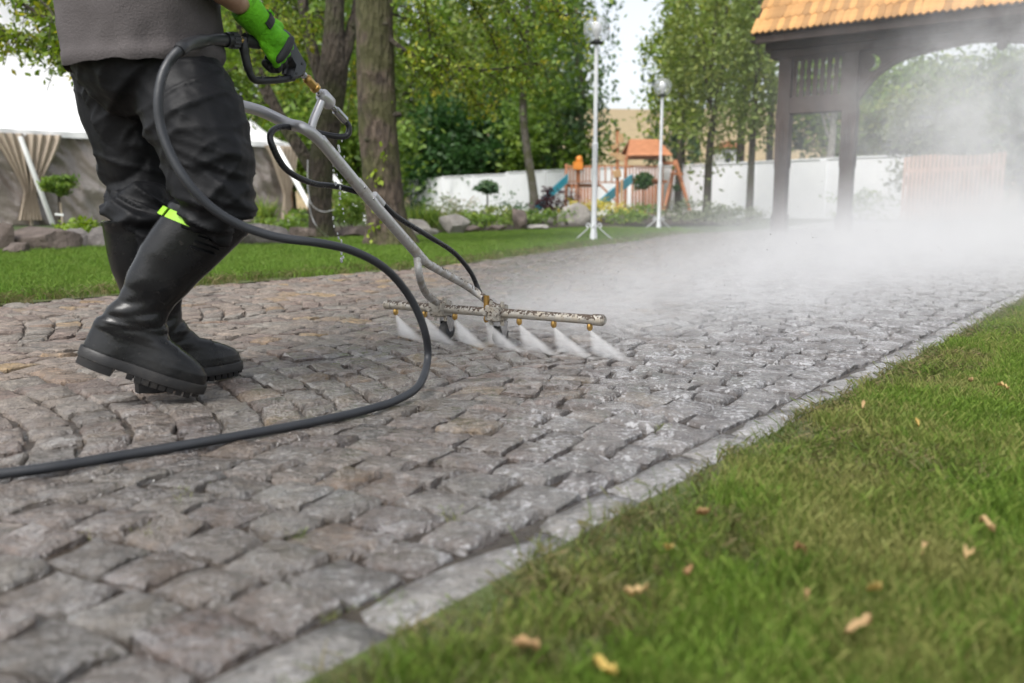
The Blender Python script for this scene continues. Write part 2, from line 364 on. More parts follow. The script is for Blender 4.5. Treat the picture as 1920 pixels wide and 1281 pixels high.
# ------------------------------------------------------------------ cobbles, laid in segmental arcs
def lay_setts():
    rng = np.random.default_rng(11); SEG, PIT = 1.5, .096; RR = (SEG/2)/math.sin(R(36)); quads = []
    def g(w): return math.sqrt(RR*RR-w*w)-RR
    for k in range(0, 6):
        uc = SEG*k
        for r in range(-36, 205):
            v0 = r*PIT+(k % 2)*.05
            w = -SEG/2 if k else 0.004
            while w < SEG/2-.02:
                wd = rng.uniform(.078, .124); ph = math.asin(max(-1, min(1, w/RR))); w2 = w+wd*math.cos(ph)
                if SEG/2-w2 < .05: w2 = SEG/2
                q = []
                for ww, up in ((w, 0), (w2, 0), (w2, 1), (w, 1)):
                    p_ = math.asin(max(-1, min(1, ww/RR)))
                    wu = ww+(PIT*math.cos(p_)*math.sin(p_)*(1-(abs(ww)*2/SEG)**3) if up else 0)
                    wu = max(-SEG/2 if k else 0.004, min(SEG/2, wu)); u = uc+wu; v = v0+g(wu)+(PIT if up else 0)
                    u += .012*math.sin(v*3.1) if u > .05 else 0; v += .02*math.sin(u*5+v*2.3)
                    q.append((u, v))
                quads.append(q); w = w2
    Q = np.array(quads)                                     # (N,4,2) u,v
    cu = Q.mean(1); pos = KA+cu[:, 1:]*AX+cu[:, :1]*QX
    ok = (pos[:, 0] > left_x(pos[:, 1])+.03) & (pos[:, 1] < 15.5) & (pos[:, 1] > .25) & (pos[:, 0] > -5.0)
    ok &= (np.abs(pos[:, 0]) < pos[:, 1]*.72+1.6)
    Q = Q[ok]; N = len(Q)
    Q = Q+rng.normal(0, .0038, Q.shape); c = Q.mean(1, keepdims=True)
    d = Q-c; L = np.linalg.norm(d, axis=2, keepdims=True); gap = rng.uniform(.003, .0068, (N, 1, 1)); Q = c+d*(1-gap*1.4/np.maximum(L, .02))
    n = 5; st = np.array([0, .08, .5, .92, 1]); s, t = np.meshgrid(st, st); s = s.ravel(); t = t.ravel()
    B = np.stack([(1-s)*(1-t), s*(1-t), s*t, (1-s)*t], 1)   # (16,4)
    T = np.einsum('ij,njk->nik', B, Q)
    corner = ((s < .01) | (s > .99)) & ((t < .01) | (t > .99)); edge = (s < .01) | (s > .99) | (t < .01) | (t > .99)
    cc = Q.mean(1, keepdims=True); T[:, corner] = cc+(T[:, corner]-cc)*rng.uniform(.93, 1.0, (N, 4, 1))
    T[:, edge] += rng.normal(0, .0024, (N, edge.sum(), 2))
    z = rng.normal(0, .0016, (N, 1))+rng.normal(0, .0021, (N, 25))
    z += np.where(edge, -.0048, 0)+np.where(corner, -.002, 0)
    tilt = rng.normal(0, .0020, (N, 2)); z += tilt[:, :1]*(s*2-1)+tilt[:, 1:]*(t*2-1)
    W2 = KA+T[..., 1:]*AX+T[..., :1]*QX
    top = np.concatenate([W2, z[..., None]], 2)             # (N,25,3)
    ring = [0, 1, 2, 3, 4, 9, 14, 19, 24, 23, 22, 21, 20, 15, 10, 5]
    skirt = top[:, ring].copy(); skirt[..., 2] = -.034; ctr = skirt.mean(1, keepdims=True); skirt = ctr+(skirt-ctr)*np.array([1.03, 1.03, 1])
    Vv = np.concatenate([top, skirt], 1)                    # 28 verts
    F = [(j*5+i, j*5+i+1, (j+1)*5+i+1, (j+1)*5+i) for j in range(4) for i in range(4)]
    F += [(ring[(i+1) % 16], ring[i], 25+i, 25+(i+1) % 16) for i in range(16)]
    F = np.array(F); tint = rng.uniform(0, 1, N)
    ctr = Vv[:, :25].mean(1); px, py = proj(ctr)
    cor = Vv[:, [0, 4, 24, 20]]; ax_, ay_ = proj(cor)
    area = .5*np.abs(sum(ax_[:, i]*ay_[:, (i+1) % 4]-ax_[:, (i+1) % 4]*ay_[:, i] for i in range(4)))
    infr = (px > -30) & (px < 1950) & (py < 1310) & (py > 0) & (ctr[:, 1] > .3)
    pick = np.argsort(-np.where(infr, area, 0))[:298]; mask = np.zeros(N, bool); mask[pick] = True
    for i in pick:
        me = fast_mesh('cobblestone', Vv[i]-ctr[i], F, np.full(len(F), tint[i]))
        o = bpy.data.objects.new('cobblestone', me); COL.objects.link(o); o.location = ctr[i]; o.parent = road_bed
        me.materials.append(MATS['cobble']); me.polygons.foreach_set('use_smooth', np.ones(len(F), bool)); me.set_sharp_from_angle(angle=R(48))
    rest = Vv[~mask]; nr = len(rest)
    me = fast_mesh('cobblestones', rest.reshape(-1, 3), (F[None]+np.arange(nr)[:, None, None]*41).reshape(-1, 4), np.repeat(tint[~mask], len(F)))
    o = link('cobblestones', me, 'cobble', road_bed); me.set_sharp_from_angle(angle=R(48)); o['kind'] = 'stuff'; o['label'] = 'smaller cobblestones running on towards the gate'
    return N
lay_setts()

# ------------------------------------------------------------------ kerb: a flush row of pale stones
def lay_kerb():
    rng = random.Random(5); k = sheet('kerb', [rdir(.0, -3), rdir(-KERB_W-.03, -3), rdir(-KERB_W-.03, 18), rdir(.0, 18)], -.0045, 'joint_grit', 'flush row of pale kerb stones between drive and lawn'); k['category'] = 'kerb'
    v = -2.6
    while v < 9:
        L = rng.uniform(.17, .34); w0 = -.006; w1 = -KERB_W+rng.uniform(-.012, .012); nx, ny = 5, 4; top = []
        for j in range(ny):
            for i in range(nx):
                s, t = i/(nx-1), j/(ny-1); e = i in (0, nx-1) or j in (0, ny-1); c_ = i in (0, nx-1) and j in (0, ny-1)
                uu = w0+(w1-w0)*t+rng.gauss(0, .0035); vv = v+.0015+(L-.003)*s+rng.gauss(0, .002)
                if c_: uu = uu*.9+(w0+w1)/2*.1; vv = vv*.94+(v+L/2)*.06
                top.append(RD(uu, vv, .001+rng.gauss(0, .0018)-(.0042 if e else 0)))
        ring = [j*nx+i for j, i in [(0, i) for i in range(nx)]+[(j, nx-1) for j in range(1, ny)]+[(ny-1, i) for i in range(nx-2, -1, -1)]+[(j, 0) for j in range(ny-2, 0, -1)]]
        vs = np.array(top+[(top[i][0], top[i][1], -.03) for i in ring]); n0 = nx*ny; m = len(ring)
        F = [(j*nx+i, (j+1)*nx+i, (j+1)*nx+i+1, j*nx+i+1) for j in range(ny-1) for i in range(nx-1)]+[(ring[i], ring[(i+1) % m], n0+(i+1) % m, n0+i) for i in range(m)]
        me = fast_mesh('kerb_stone', vs-vs.mean(0), np.array(F), np.full(len(F), rng.random()))
        o = bpy.data.objects.new('kerb_stone', me); COL.objects.link(o); o.location = vs.mean(0); o.parent = k
        me.materials.append(MATS['kerb_stone']); me.polygons.foreach_set('use_smooth', np.ones(len(F), bool)); v += L
lay_kerb()

# ------------------------------------------------------------------ grass
def grass_mat(name, cols, dry):
    m, nt, b = new_mat(name); w = world_pos(nt); oi = nt.nodes.new('ShaderNodeObjectInfo').outputs['Random']
    t = attr_n(nt, 'tint'); f = mth(nt, 'ADD', mth(nt, 'MULTIPLY', t, .6), mth(nt, 'MULTIPLY', oi, .4))
    col = ramp_n(nt, f, [(i/(len(cols)-1), c) for i, c in enumerate(cols)])
    d = smooth_n(nt, mth(nt, 'ADD', noise_n(nt, w, 3.2, 5, .6), mth(nt, 'MULTIPLY', t, .22)), .54, .76)
    col = mix_n(nt, mth(nt, 'MULTIPLY', d, .5), col, dry); lk(nt, col, b.inputs['Base Color'])
    b.inputs['Roughness'].default_value = .55; b.inputs['Specular IOR Level'].default_value = .3
    tr = nt.nodes.new('ShaderNodeBsdfTranslucent'); lk(nt, col, tr.inputs['Color']); mx = nt.nodes.new('ShaderNodeMixShader'); mx.inputs[0].default_value = .4
    lk(nt, b.outputs[0], mx.inputs[1]); lk(nt, tr.outputs[0], mx.inputs[2]); lk(nt, mx.outputs[0], nt.nodes['Material Output'].inputs['Surface']); MATS[name] = m
grass_mat('grass', [(0.078, 0.144, 0.022), (0.136, 0.232, 0.031), (0.207, 0.315, 0.049), (0.324, 0.386, 0.094)], (0.415, 0.320, 0.158))
grass_mat('grass_far', [(0.083, 0.162, 0.022), (0.141, 0.257, 0.032), (0.198, 0.338, 0.046), (0.314, 0.419, 0.090)], (0.198, 0.270, 0.054))
grass_mat('grass_worn', [(0.075, 0.115, 0.025), (0.115, 0.167, 0.034), (0.184, 0.184, 0.069), (0.299, 0.230, 0.115)], (0.287, 0.213, 0.115))
def tuft_coll(name, mat, n_var, blades, rad, h, width, seed, lean=.5):
    c = bpy.data.collections.new(name); rng = np.random.default_rng(seed)
    for k in range(n_var):
        vs = []; fs = []; tt = []
        for b in range(blades):
            a = rng.uniform(0, 2*math.pi); q = rad*math.sqrt(rng.uniform()); x, y = q*math.cos(a), q*math.sin(a)
            hh = h*rng.uniform(.45, 1.1); la = rng.uniform(0, 2*math.pi); ln = hh*lean*rng.uniform(.1, 1.3); wa = rng.uniform(0, math.pi); w = width*rng.uniform(.6, 1.2)
            o = len(vs); wx, wy = w*math.cos(wa), w*math.sin(wa); dx, dy = ln*math.cos(la), ln*math.sin(la)
            vs += [(x-wx, y-wy, -.004), (x+wx, y+wy, -.004), (x+wx*.8+dx*.35, y+wy*.8+dy*.35, hh*.55), (x-wx*.8+dx*.35, y-wy*.8+dy*.35, hh*.55), (x+dx*1.05, y+dy*1.05, hh*.98), (x+dx*.95, y+dy*.95, hh)]
            fs += [(o, o+1, o+2, o+3), (o+3, o+2, o+4, o+5)]; t = rng.uniform(); tt += [t, t]
        me = fast_mesh(name, np.array(vs), np.array(fs), np.array(tt)); me.materials.append(MATS[mat])
        c.objects.link(bpy.data.objects.new(name, me))
    return c
def scatter(name, pts, coll, nvar, smin, smax, label, rng=RNG):
    N = len(pts); me = bpy.data.meshes.new(name); me.vertices.add(N); me.vertices.foreach_set('co', np.asarray(pts, np.float32).ravel())
    a = me.attributes.new('rot', 'FLOAT_VECTOR', 'POINT'); r = np.zeros((N, 3), np.float32); r[:, 2] = rng.uniform(0, 6.28, N); a.data.foreach_set('vector', r.ravel())
    a = me.attributes.new('scl', 'FLOAT', 'POINT'); a.data.foreach_set('value', rng.uniform(smin, smax, N).astype(np.float32))
    a = me.attributes.new('idx', 'INT', 'POINT'); a.data.foreach_set('value', rng.integers(0, nvar, N).astype(np.int32))
    o = bpy.data.objects.new(name, me); COL.objects.link(o)
    ng = bpy.data.node_groups.new(name+'_scatter', 'GeometryNodeTree')
    ng.interface.new_socket('Geometry', in_out='INPUT', socket_type='NodeSocketGeometry'); ng.interface.new_socket('Geometry', in_out='OUTPUT', socket_type='NodeSocketGeometry')
    gi = ng.nodes.new('NodeGroupInput'); go = ng.nodes.new('NodeGroupOutput'); ip = ng.nodes.new('GeometryNodeInstanceOnPoints'); ci = ng.nodes.new('GeometryNodeCollectionInfo')
    ci.inputs['Collection'].default_value = coll; ci.inputs['Separate Children'].default_value = True; ci.inputs['Reset Children'].default_value = True
    def na(n, t):
        q = ng.nodes.new('GeometryNodeInputNamedAttribute'); q.data_type = t; q.inputs['Name'].default_value = n; return q.outputs['Attribute']
    ng.links.new(gi.outputs[0], ip.inputs['Points']); ng.links.new(ci.outputs[0], ip.inputs['Instance']); ip.inputs['Pick Instance'].default_value = True
    ng.links.new(na('idx', 'INT'), ip.inputs['Instance Index']); ng.links.new(na('rot', 'FLOAT_VECTOR'), ip.inputs['Rotation']); ng.links.new(na('scl', 'FLOAT'), ip.inputs['Scale'])
    ng.links.new(ip.outputs[0], go.inputs[0]); md = o.modifiers.new('scatter', 'NODES'); md.node_group = ng
    o['kind'] = 'stuff'; o['label'] = label; return o
def fbm(x, y, s, o=0): return mnoise.fractal(Vector((x*s, y*s, o)), 1., 2., 3)
GT_N = tuft_coll('grass_tuft', 'grass', 6, 34, .027, .034, .0009, 1)
GT_W = tuft_coll('worn_tuft', 'grass_worn', 5, 16, .03, .026, .0013, 2, 1.3)
GT_F = tuft_coll('far_tuft', 'grass_far', 5, 22, .06, .05, .0026, 3)
def near_grass():
    rng = np.random.default_rng(21); good = []; worn = []
    for _ in range(52000):
        v = rng.uniform(-1.9, 6.5); u = -KERB_W+.02-rng.uniform()**1.2*(2.3); x, y, _z = RD(u, v)
        if y < .3 or abs(x) > y*.68+.75: continue
        ed = -KERB_W-u; rag = .05+.055*fbm(x, y, 3.5)+.03*fbm(x, y, 11, 4)
        if y > 3 and rng.uniform() < .35: continue
        pw = fbm(x, y, 1.7, 9)
        if ed < rag:
            if rng.uniform() < .3: worn.append((x, y, .0))
        elif ed < rag+.12 and fbm(x, y, 2.6, 2) > -.05:
            (worn if rng.uniform() < .72 else good).append((x, y, .004))
        elif pw > .26 and rng.uniform() < .5: worn.append((x, y, .006))
        else: good.append((x, y, .006))
    scatter('grass', good, GT_N, 6, .65, 1.15, 'green blades of the mown lawn in front', rng)
    scatter('worn_grass', worn, GT_W, 5, .6, 1.2, 'worn brownish grass and clippings along the kerb', rng)
near_grass()
def far_grass():
    rng = np.random.default_rng(22); good = []; worn = []
    for _ in range(60000):
        y = 3.2+12.5*rng.uniform()**1.35; x = rng.uniform(-7.6, 3.0); xl = float(left_x(y))
        if x > xl-.02 or abs(x) > y*.68+1: continue
        if y > np.interp(x, [-8, -6.1, -3.0, -.6, 1.9], [9.4, 9.0, 10.0, 13.2, 17]): continue
        ed = (xl-x)*.75; rag = .06+.08*fbm(x, y, 2.5)
        if ed < rag:
            if rng.uniform() < .5: worn.append((x, y, -.01))
        elif ed < rag+.16 and rng.uniform() < .6: worn.append((x, y, -.004))
        else: good.append((x, y, -.002))
    scatter('grass', good, GT_F, 5, .6, 1.1, 'green blades of the mown lawn across the drive', rng)
    scatter('worn_grass', worn, GT_W, 5, 1.0, 2.0, 'withered grass and litter along the far road edge', rng)
far_grass()
# weeds between the setts
wd = []
rngw = np.random.default_rng(5)
for (x, y) in [(860, 1140), (730, 1110), (620, 1135), (345, 925), (285, 990), (850, 965), (735, 1140), (420, 905), (1245, 800), (180, 985), (640, 1140), (1100, 1010), (560, 1000), (1010, 1005)]:
    c = G(x, y)
    for _ in range(2): wd.append((c.x+rngw.normal(0, .012), c.y+rngw.normal(0, .012), -.012))
scatter('weeds', wd, GT_N, 6, .25, .6, 'tiny weeds in the joints of the setts', rngw)
# ------------------------------------------------------------------ materials
mk('alu', (.56, .56, .57), (.48, .48, .49), 4, .42, metal=.75, rvar=.1)
mk('steel', (.55, .55, .55), (.35, .35, .35), 10, .22, metal=1.)
mk('brass', (.55, .36, .12), (.40, .23, .07), 12, .3, metal=.9)
mk('black_plastic', (.022, .023, .026), (.016, .017, .019), 20, .42, bump=.15, bscale=300, bdist=.002)
mk('grey_plastic', (.062, .068, .078), (.05, .055, .063), 8, .45, bump=.12, bscale=260, bdist=.002)
mk('hose_rubber', (.028, .031, .036), (.018, .02, .024), 9, .48, bump=.2, bscale=120, bdist=.002, rvar=.12)
mk('thin_hose', (.018, .019, .023), (.011, .011, .013), 9, .3, rvar=.1)
mk('tyre', (.085, .083, .08), (.05, .048, .045), 30, .6, bump=.3, bscale=150, bdist=.004)
def splashed(name, base, lo, hi, metal=.6):
    """bare metal spattered with mud, thicker towards the ground"""
    m, nt, b = new_mat(name); w = world_pos(nt); s = nt.nodes.new('ShaderNodeSeparateXYZ'); lk(nt, w, s.inputs[0])
    h = smooth_n(nt, s.outputs[2], lo, hi, 1., 0.)
    spk = mth(nt, 'ADD', mth(nt, 'ADD', mth(nt, 'MULTIPLY', noise_n(nt, w, 150, 3, .55), .7), mth(nt, 'MULTIPLY', noise_n(nt, w, 34, 3, .5), .3)), mth(nt, 'MULTIPLY', h, .13)); nz = nt.nodes.new('ShaderNodeSeparateXYZ'); lk(nt, nt.nodes.new('ShaderNodeNewGeometry').outputs['Normal'], nz.inputs[0]); spk = mth(nt, 'ADD', spk, mth(nt, 'MULTIPLY', mth(nt, 'MULTIPLY', nz.outputs[2], h), .17)); msk = smooth_n(nt, spk,   .69, .74)
    film = mth(nt, 'MULTIPLY', smooth_n(nt, mth(nt, 'ADD', noise_n(nt, w, 30, 5, .65), mth(nt, 'MULTIPLY', h, .10)), .50, .70), .75)
    col = mix_n(nt, film, base, (.30, .26, .20)); col = mix_n(nt, msk, col, (.06, .042, .030)); lk(nt, col, b.inputs['Base Color'])
    lk(nt, mth(nt, 'MULTIPLY', mth(nt, 'SUBTRACT', 1., mth(nt, 'MAXIMUM', msk, film)), metal), b.inputs['Metallic'])
    lk(nt, mth(nt, 'ADD', mth(nt, 'MULTIPLY', mth(nt, 'MAXIMUM', msk, film), .45), .33), b.inputs['Roughness']); set_bump(nt, b, msk, .6, .003); MATS[name] = m
splashed('alu_splashed', (.54, .54, .54), .12, .52)
splashed('boom_muddy', (.44, .42, .38), .10, .20)

# ------------------------------------------------------------------ the wheeled spray bar
WL, WR = G(838, 636), G(938, 647)                      # where the two castors touch
BARD = Vector((WR.x-WL.x, WR.y-WL.y, 0)).normalized(); FWD = Vector((-BARD.y, BARD.x, 0))   # bar direction, walking direction
BL, BR = G(722, 571, .106), G(1133, 601, .106); BARD2 = (BR-BL).normalized()
MID = (WL+WR)/2
def PLN(x, y):                                          # pixel on the machine's upright mid plane
    d = ray(x, y); n = BARD; return EYE + d*((MID-EYE).dot(n)/d.dot(n))
cln = thing('spray_bar_cleaner', (MID.x, MID.y, 0), 'mud-spattered aluminium wheeled spray bar with black trigger gun, pushed over the setts', 'pressure washer')
mb = MB(); pts = [BL+(BR-BL)*t for t in (0, .02, .98, 1)]; mb.tube(pts, [.0135, .0145, .0145, .0135], 18)
mb.tube([BR-BARD2*.035, BR-BARD2*.004], .0172, 18); mb.tube([BL+BARD2*.004, BL+BARD2*.03], .0165, 18)
mb.tube([BR-BARD2*.002, BR+BARD2*.003], .011, 12)
boom = mb.build('boom', 'boom_muddy', cln)
NOZ = []
for k in range(7):
    p = BL+(BR-BL)*(.055+.148*k); NOZ.append(p+Vector((0, 0, -.03)))
    b2 = MB(); b2.lathe(p+Vector((0, 0, -.034)), [(.004, 0), (.007, .003), (.009, .008), (.009, .016), (.0065, .022)], 8)
    b2.build('nozzle', 'brass', boom)
# castors: bracket on the bar, swivel fork, wheel
def castor(ground_pt):
    c = Vector((ground_pt.x, ground_pt.y, 0)); t = (c-BL).dot(BARD2); on = BL+BARD2*t; on.z = .106
    b = MB(); b.box(on, (.05, .062, .05), (BARD2, FWD, Vector((0, 0, 1))), .004); b.tube([on+BARD2*.018+FWD*-.04, on+BARD2*.018+FWD*.045], .0075, 8); b.tube([on-BARD2*.018+FWD*-.04, on-BARD2*.018+FWD*.04], .0075, 8)
    b.tube([on+BARD2*.02+Vector((0, 0, -.04)), on+BARD2*.02+Vector((0, 0, .036))], .006, 8); b.tube([on-BARD2*.02+Vector((0, 0, -.04)), on-BARD2*.02+Vector((0, 0, .036))], .006, 8)
    cl = b.build('clamp_bracket', 'boom_muddy', cln)
    st = Vector((c.x, c.y, .078)); b = MB(); b.lathe(st+Vector((0, 0, -.004)), [(.019, 0), (.021, .004), (.02, .012), (.008, .016), (.006, .03)], 14)
    rl = Vector((.62, .78, 0)).normalized(); ax = Vector((rl.y, -rl.x, 0))         # rolling direction and axle
    for s in (-1, 1): b.prism([st+ax*(s*.016)+rl*q+Vector((0, 0, z)) for q, z in ((-.018, 0), (.018, 0), (.016, -.03), (.008, -.05), (-.006, -.05), (-.014, -.03))], ax*.003)
    b.tube([c+Vector((0, 0, .03))-ax*.02, c+Vector((0, 0, .03))+ax*.02], .003, 8)
    fk = b.build('castor_fork', 'steel', cln)
    b = MB(); b.lathe(c+Vector((0, 0, .030))-ax*.0125, [(.02, 0), (.027, .001), (.0296, .005), (.0296, .02), (.027, .024), (.02, .025)], 26, ax)
    w = b.build('wheel', 'tyre', cln, sharp=50)
    b = MB(); b.lathe(c+Vector((0, 0, .030))-ax*.0145, [(.006, 0), (.015, .001), (.018, .003), (.018, .026), (.015, .028), (.006, .029)], 16, ax); b.build('hub', 'grey_plastic', w)
castor(WL); castor(WR)
# tubes, drawn on the mid plane
def bt(pts, r, name, mat, n=16, parent=cln, steps=6): b = MB(); b.tube(spline(pts, steps), r, n); return b.build(name, mat, parent)
ymid = lambda x, y: PLN(x, y)
junction = PLN(786, 482); jtop = PLN(580, 242)
end_a = Vector((WR.x, WR.y, .13))+BARD2*.0-FWD*.0; end_b = Vector((WL.x, WL.y, .13))
onA = BL+BARD2*((WR-BL).dot(BARD2)); onB = BL+BARD2*((WL-BL).dot(BARD2)); onA.z = onB.z = .118
bt([PLN(600, 262), PLN(690, 370), PLN(760, 450), PLN(795, 490)], .0155, 'main_tube', 'alu_splashed', 18)
bt([PLN(770, 462), PLN(795, 490), P(868, 532, PLN(868, 532).y), P(903, 556, (PLN(903, 556).y+onA.y)/2), onA], .0128, 'fork_tube', 'alu_splashed')
bt([PLN(782, 480), PLN(787, 520), P(800, 552, (PLN(790, 550).y+onB.y)/2), onB], .0115, 'fork_tube', 'alu_splashed')
hy = jtop.y
bt([P(445, 196, hy+.10), P(490, 209, hy+.06), P(540, 232, hy+.02), PLN(568, 240), PLN(600, 264), PLN(640, 312)], .0145, 'handle_tube', 'alu', 18)
b = MB(); b.tube(spline([P(250, 190, hy+.26), P(350, 178, hy+.20), P(446, 197, hy+.10)], 6), .0145, 16); b.build('handle_grip', 'black_plastic', cln)
cpl = PLN(603, 185)
bt([cpl+Vector((0, 0, -.005)), PLN(585, 235), PLN(590, 255)], .0105, 'strut', 'alu', 14)
for x, y in ((676, 352), (693, 373)):
    p = PLN(x, y); b = MB(); b.ball(p-BARD*-.0145, .0042, 8, 6); b.build('rivet', 'steel', cln)
b = MB(); b.tube([PLN(668, 342), PLN(700, 381)], .0162, 18); b.build('joint_sleeve', 'alu_splashed', cln)
b = MB(); b.tube([PLN(700, 366), PLN(716, 384)], .0125, 14); b.build('hose_clip', 'alu', cln)
# coupling chain from gun to lance
g0, g1 = PLN(563, 134), PLN(645, 224); gd = (g1-g0); L = gd.length; gd.normalize()
def at(t): return g0+gd*(L*t)
b = MB(); b.tube([at(-.02), at(.16)], .0058, 12); b.tube([at(.05), at(.10)], .0085, 6); b.build('gun_outlet', 'steel', cln)
b = MB(); b.tube([at(.12), at(.16), at(.17), at(.30), at(.31), at(.36)], [.0095, .0125, .0105, .0105, .0135, .0125], 14); b.build('quick_coupling', 'brass', cln)
b = MB(); b.tube([at(.34), at(.48)], .006, 12); b.tube([at(.41), at(.47)], .0105, 6); b.build('nipple', 'steel', cln)
b = MB(); b.tube([at(.46), at(.48), at(.66), at(.70)], [.0165, .018, .018, .012], 18); b.build('swivel_sleeve', 'alu', cln)
b = MB(); b.tube([at(.66), at(.82)], .0078, 10); b.tube([at(.80), at(1.02)], .0112, 14); b.build('hose_fitting', 'steel', cln)
# thin black hose on the machine
o = BARD*-1
hp = [at(1.0), PLN(652, 240)+o*-.005, PLN(647, 256)+o*.0, PLN(620, 252)+o*.02, PLN(580, 240)+o*.035, PLN(545, 237)+o*.035, PLN(518, 250)+o*.02, PLN(517, 276)+o*.01, PLN(545, 318)+o*.015, PLN(600, 343)+o*.03, PLN(655, 350)+o*.04, PLN(690, 363)+o*.02, PLN(709, 375), PLN(745, 407), PLN(800, 441), PLN(850, 473), PLN(882, 510), P(898, 545, PLN(898, 545).y-.02), (BL+BR)/2+Vector((.0, .0, .03))]
b = MB(); b.tube(spline(hp, 7), .0078, 12); b.build('lance_hose', 'thin_hose', cln)
fb = (BL+BR)/2; b = MB(); b.tube([fb+Vector((0, 0, .012)), fb+Vector((0, 0, .052))], .0095, 10); b.build('hose_union', 'brass', cln)
# trigger gun: flat body with grip, guard loop and trigger
def plate(pxs, depth, name, mat, parent, bev=.006, off=0):
    b = MB(); poly = [PLN(x, y)+BARD*off for x, y in pxs]; c = sum(poly, Vector())/len(poly); b.loft([[c+(p-c)*(1-bev/((p-c).length+.001))+BARD*(-depth/2) for p in poly], [p+BARD*(-depth/2+bev) for p in poly], [p+BARD*(depth/2-bev) for p in poly], [c+(p-c)*(1-bev/((p-c).length+.001))+BARD*(depth/2) for p in poly]])
    return b.build(name, mat, parent, sharp=35)
gun = plate([(512, 57), (528, 56), (536, 62), (553, 95), (568, 124), (566, 136), (556, 147), (541, 150), (548, 128), (540, 116), (530, 100), (517, 88), (509, 72)], .036, 'gun_body', 'grey_plastic', cln)
b = MB(); b.tube(spline([PLN(458, 74), PLN(480, 80), PLN(505, 76), PLN(522, 70)], 5), [.0145]*16, 14); b.build('grip', 'black_plastic', gun)
b = MB(); b.tube(spline([PLN(458, 72), PLN(458, 95), PLN(466, 130), PLN(474, 147), PLN(486, 151), PLN(520, 150), PLN(550, 146)], 6), [.0115]*7+[.010]*6+[.0085]*24, 10); b.build('guard_loop', 'black_plastic', gun)
b = MB(); b.tube(spline([PLN(530, 106), PLN(535, 125), PLN(533, 140)], 5), [.008]*6+[.007]*5, 8); b.build('trigger', 'black_plastic', gun)
for x, y in ((557, 121), (546, 139), (514, 145), (482, 146)):
    p = PLN(x, y)-BARD*-.0; b = MB(); b.tube([p+BARD*.0172, p+BARD*.0195], .0032, 8); b.build('screw', 'black_plastic', gun)
b = MB(); b.tube([PLN(447, 77), PLN(456, 76)], .0085, 12); b.build('gun_inlet', 'brass', cln)

# ------------------------------------------------------------------ the feed hose
gi_ = PLN(449, 77)
hpts = [gi_, P(425, 75, gi_.y-.03), P(385, 76, gi_.y-.11), P(345, 88, 1.74), P(312, 125, 1.71), P(298, 175, 1.69), P(300, 230, 1.685), P(318, 285, 1.68), P(350, 340, 1.68), P(395, 388, 1.695), P(450, 422, 1.72), P(520, 445, 1.75), P(600, 456, 1.79), P(665, 472, 1.85), P(725, 506, 1.91), P(770, 560, 1.97), P(796, 620, 2.0), P(802, 672, 2.02), G(786, 722, .03), G(745, 750, .0135), G(690, 768, .011), G(600, 789, .011), G(500, 808, .011), G(400, 826, .011), G(250, 851, .011), G(100, 876, .011), G(-60, 898, .011), G(-260, 935, .011), G(-520, 1010, .011), Vector((-2.3, .2, .011)), Vector((-2.9, -1.2, .011))]
hs_ = thing('pressure_hose', (hpts[20].x, hpts[20].y, 0), 'thick black rubber hose looping from the gun down across the setts', 'hose')
b = MB(); b.tube(spline(hpts[2:], 10), .0092, 14); b.build('hose', 'hose_rubber', hs_)
sl = spline(hpts[:5], 8)[4:27]; b = MB(); b.tube(sl, [.0135]*3+[.0128]*(len(sl)-5)+[.0138, .012], 16); b.build('bend_guard', 'black_plastic', hs_)
b = MB(); b.tube([gi_+(hpts[1]-gi_)*.2, gi_+(hpts[1]-gi_)*1.05], .0165, 16)
for k in range(12):
    d = (hpts[1]-gi_).normalized(); n_ = d.orthogonal().normalized(); q = Matrix.Rotation(k*math.pi/6, 3, d)@n_
    b.bar(gi_+d*.008+q*.0165, gi_+d*.026+q*.0165, .004, .004)
b.build('hose_nut', 'black_plastic', hs_)
# ------------------------------------------------------------------ the worker
mk('skin', (.50, .30, .22), (.42, .24, .17), 30, .5, bump=.15, bscale=200, bdist=.002)
mk('hair', (.05, .035, .025), (.03, .02, .015), 60, .6, bump=.5, bscale=150)
mk('shirt', (.090, .080, .080), (.066, .058, .058), 9, .95, bump=.7, bscale=260, bdist=.004)
mk('glove_green', (.17, .60, .008), (.10, .42, .004), 26, .8, bump=.8, bscale=120, bdist=.006)
mk('glove_black', (.016, .016, .018), (.01, .01, .011), 20, .6, bump=.3, bscale=260, bdist=.002)
mk('lime_band', (.32, .62, .02), (.26, .55, .02), 20, .4)
mk('eye_white', (.7, .7, .68), (.65, .65, .63), 10, .2)
mk('eye_dark', (.03, .02, .015), None, 10, .2)
def rubber(name, base, dust, r0, r1, amt, bs=45, bsc=.25):
    m, nt, b = new_mat(name); v = coords(nt)
    f = smooth_n(nt, noise_n(nt, v, 9, 6, .7), .46, .78); g = smooth_n(nt, noise_n(nt, v, 75, 5, .75), .60, .70)
    col = mix_n(nt, mth(nt, 'MULTIPLY', f, amt), base, dust); col = mix_n(nt, mth(nt, 'MULTIPLY', g, min(1, amt*2.2)), col, dust); lk(nt, col, b.inputs['Base Color'])
    lk(nt, smooth_n(nt, noise_n(nt, v, 7, 4), .35, .65, r0, r1), b.inputs['Roughness']); set_bump(nt, b, noise_n(nt, v, bs, 5), bsc, .004); b.inputs['Specular IOR Level'].default_value = .38; MATS[name] = m
rubber('boot_rubber', (.0055, .006, .0068), (.04, .037, .033), .12, .38, .28)
rubber('sole_rubber', (.009, .009, .0095), (.06, .052, .042), .3, .55, .4)
rubber('oilskin', (.0045, .005, .0063), (.016, .015, .0145), .5, .68, .25, 22, .5); MATS['oilskin'].node_tree.nodes['Principled BSDF'].inputs['Specular IOR Level'].default_value = .26

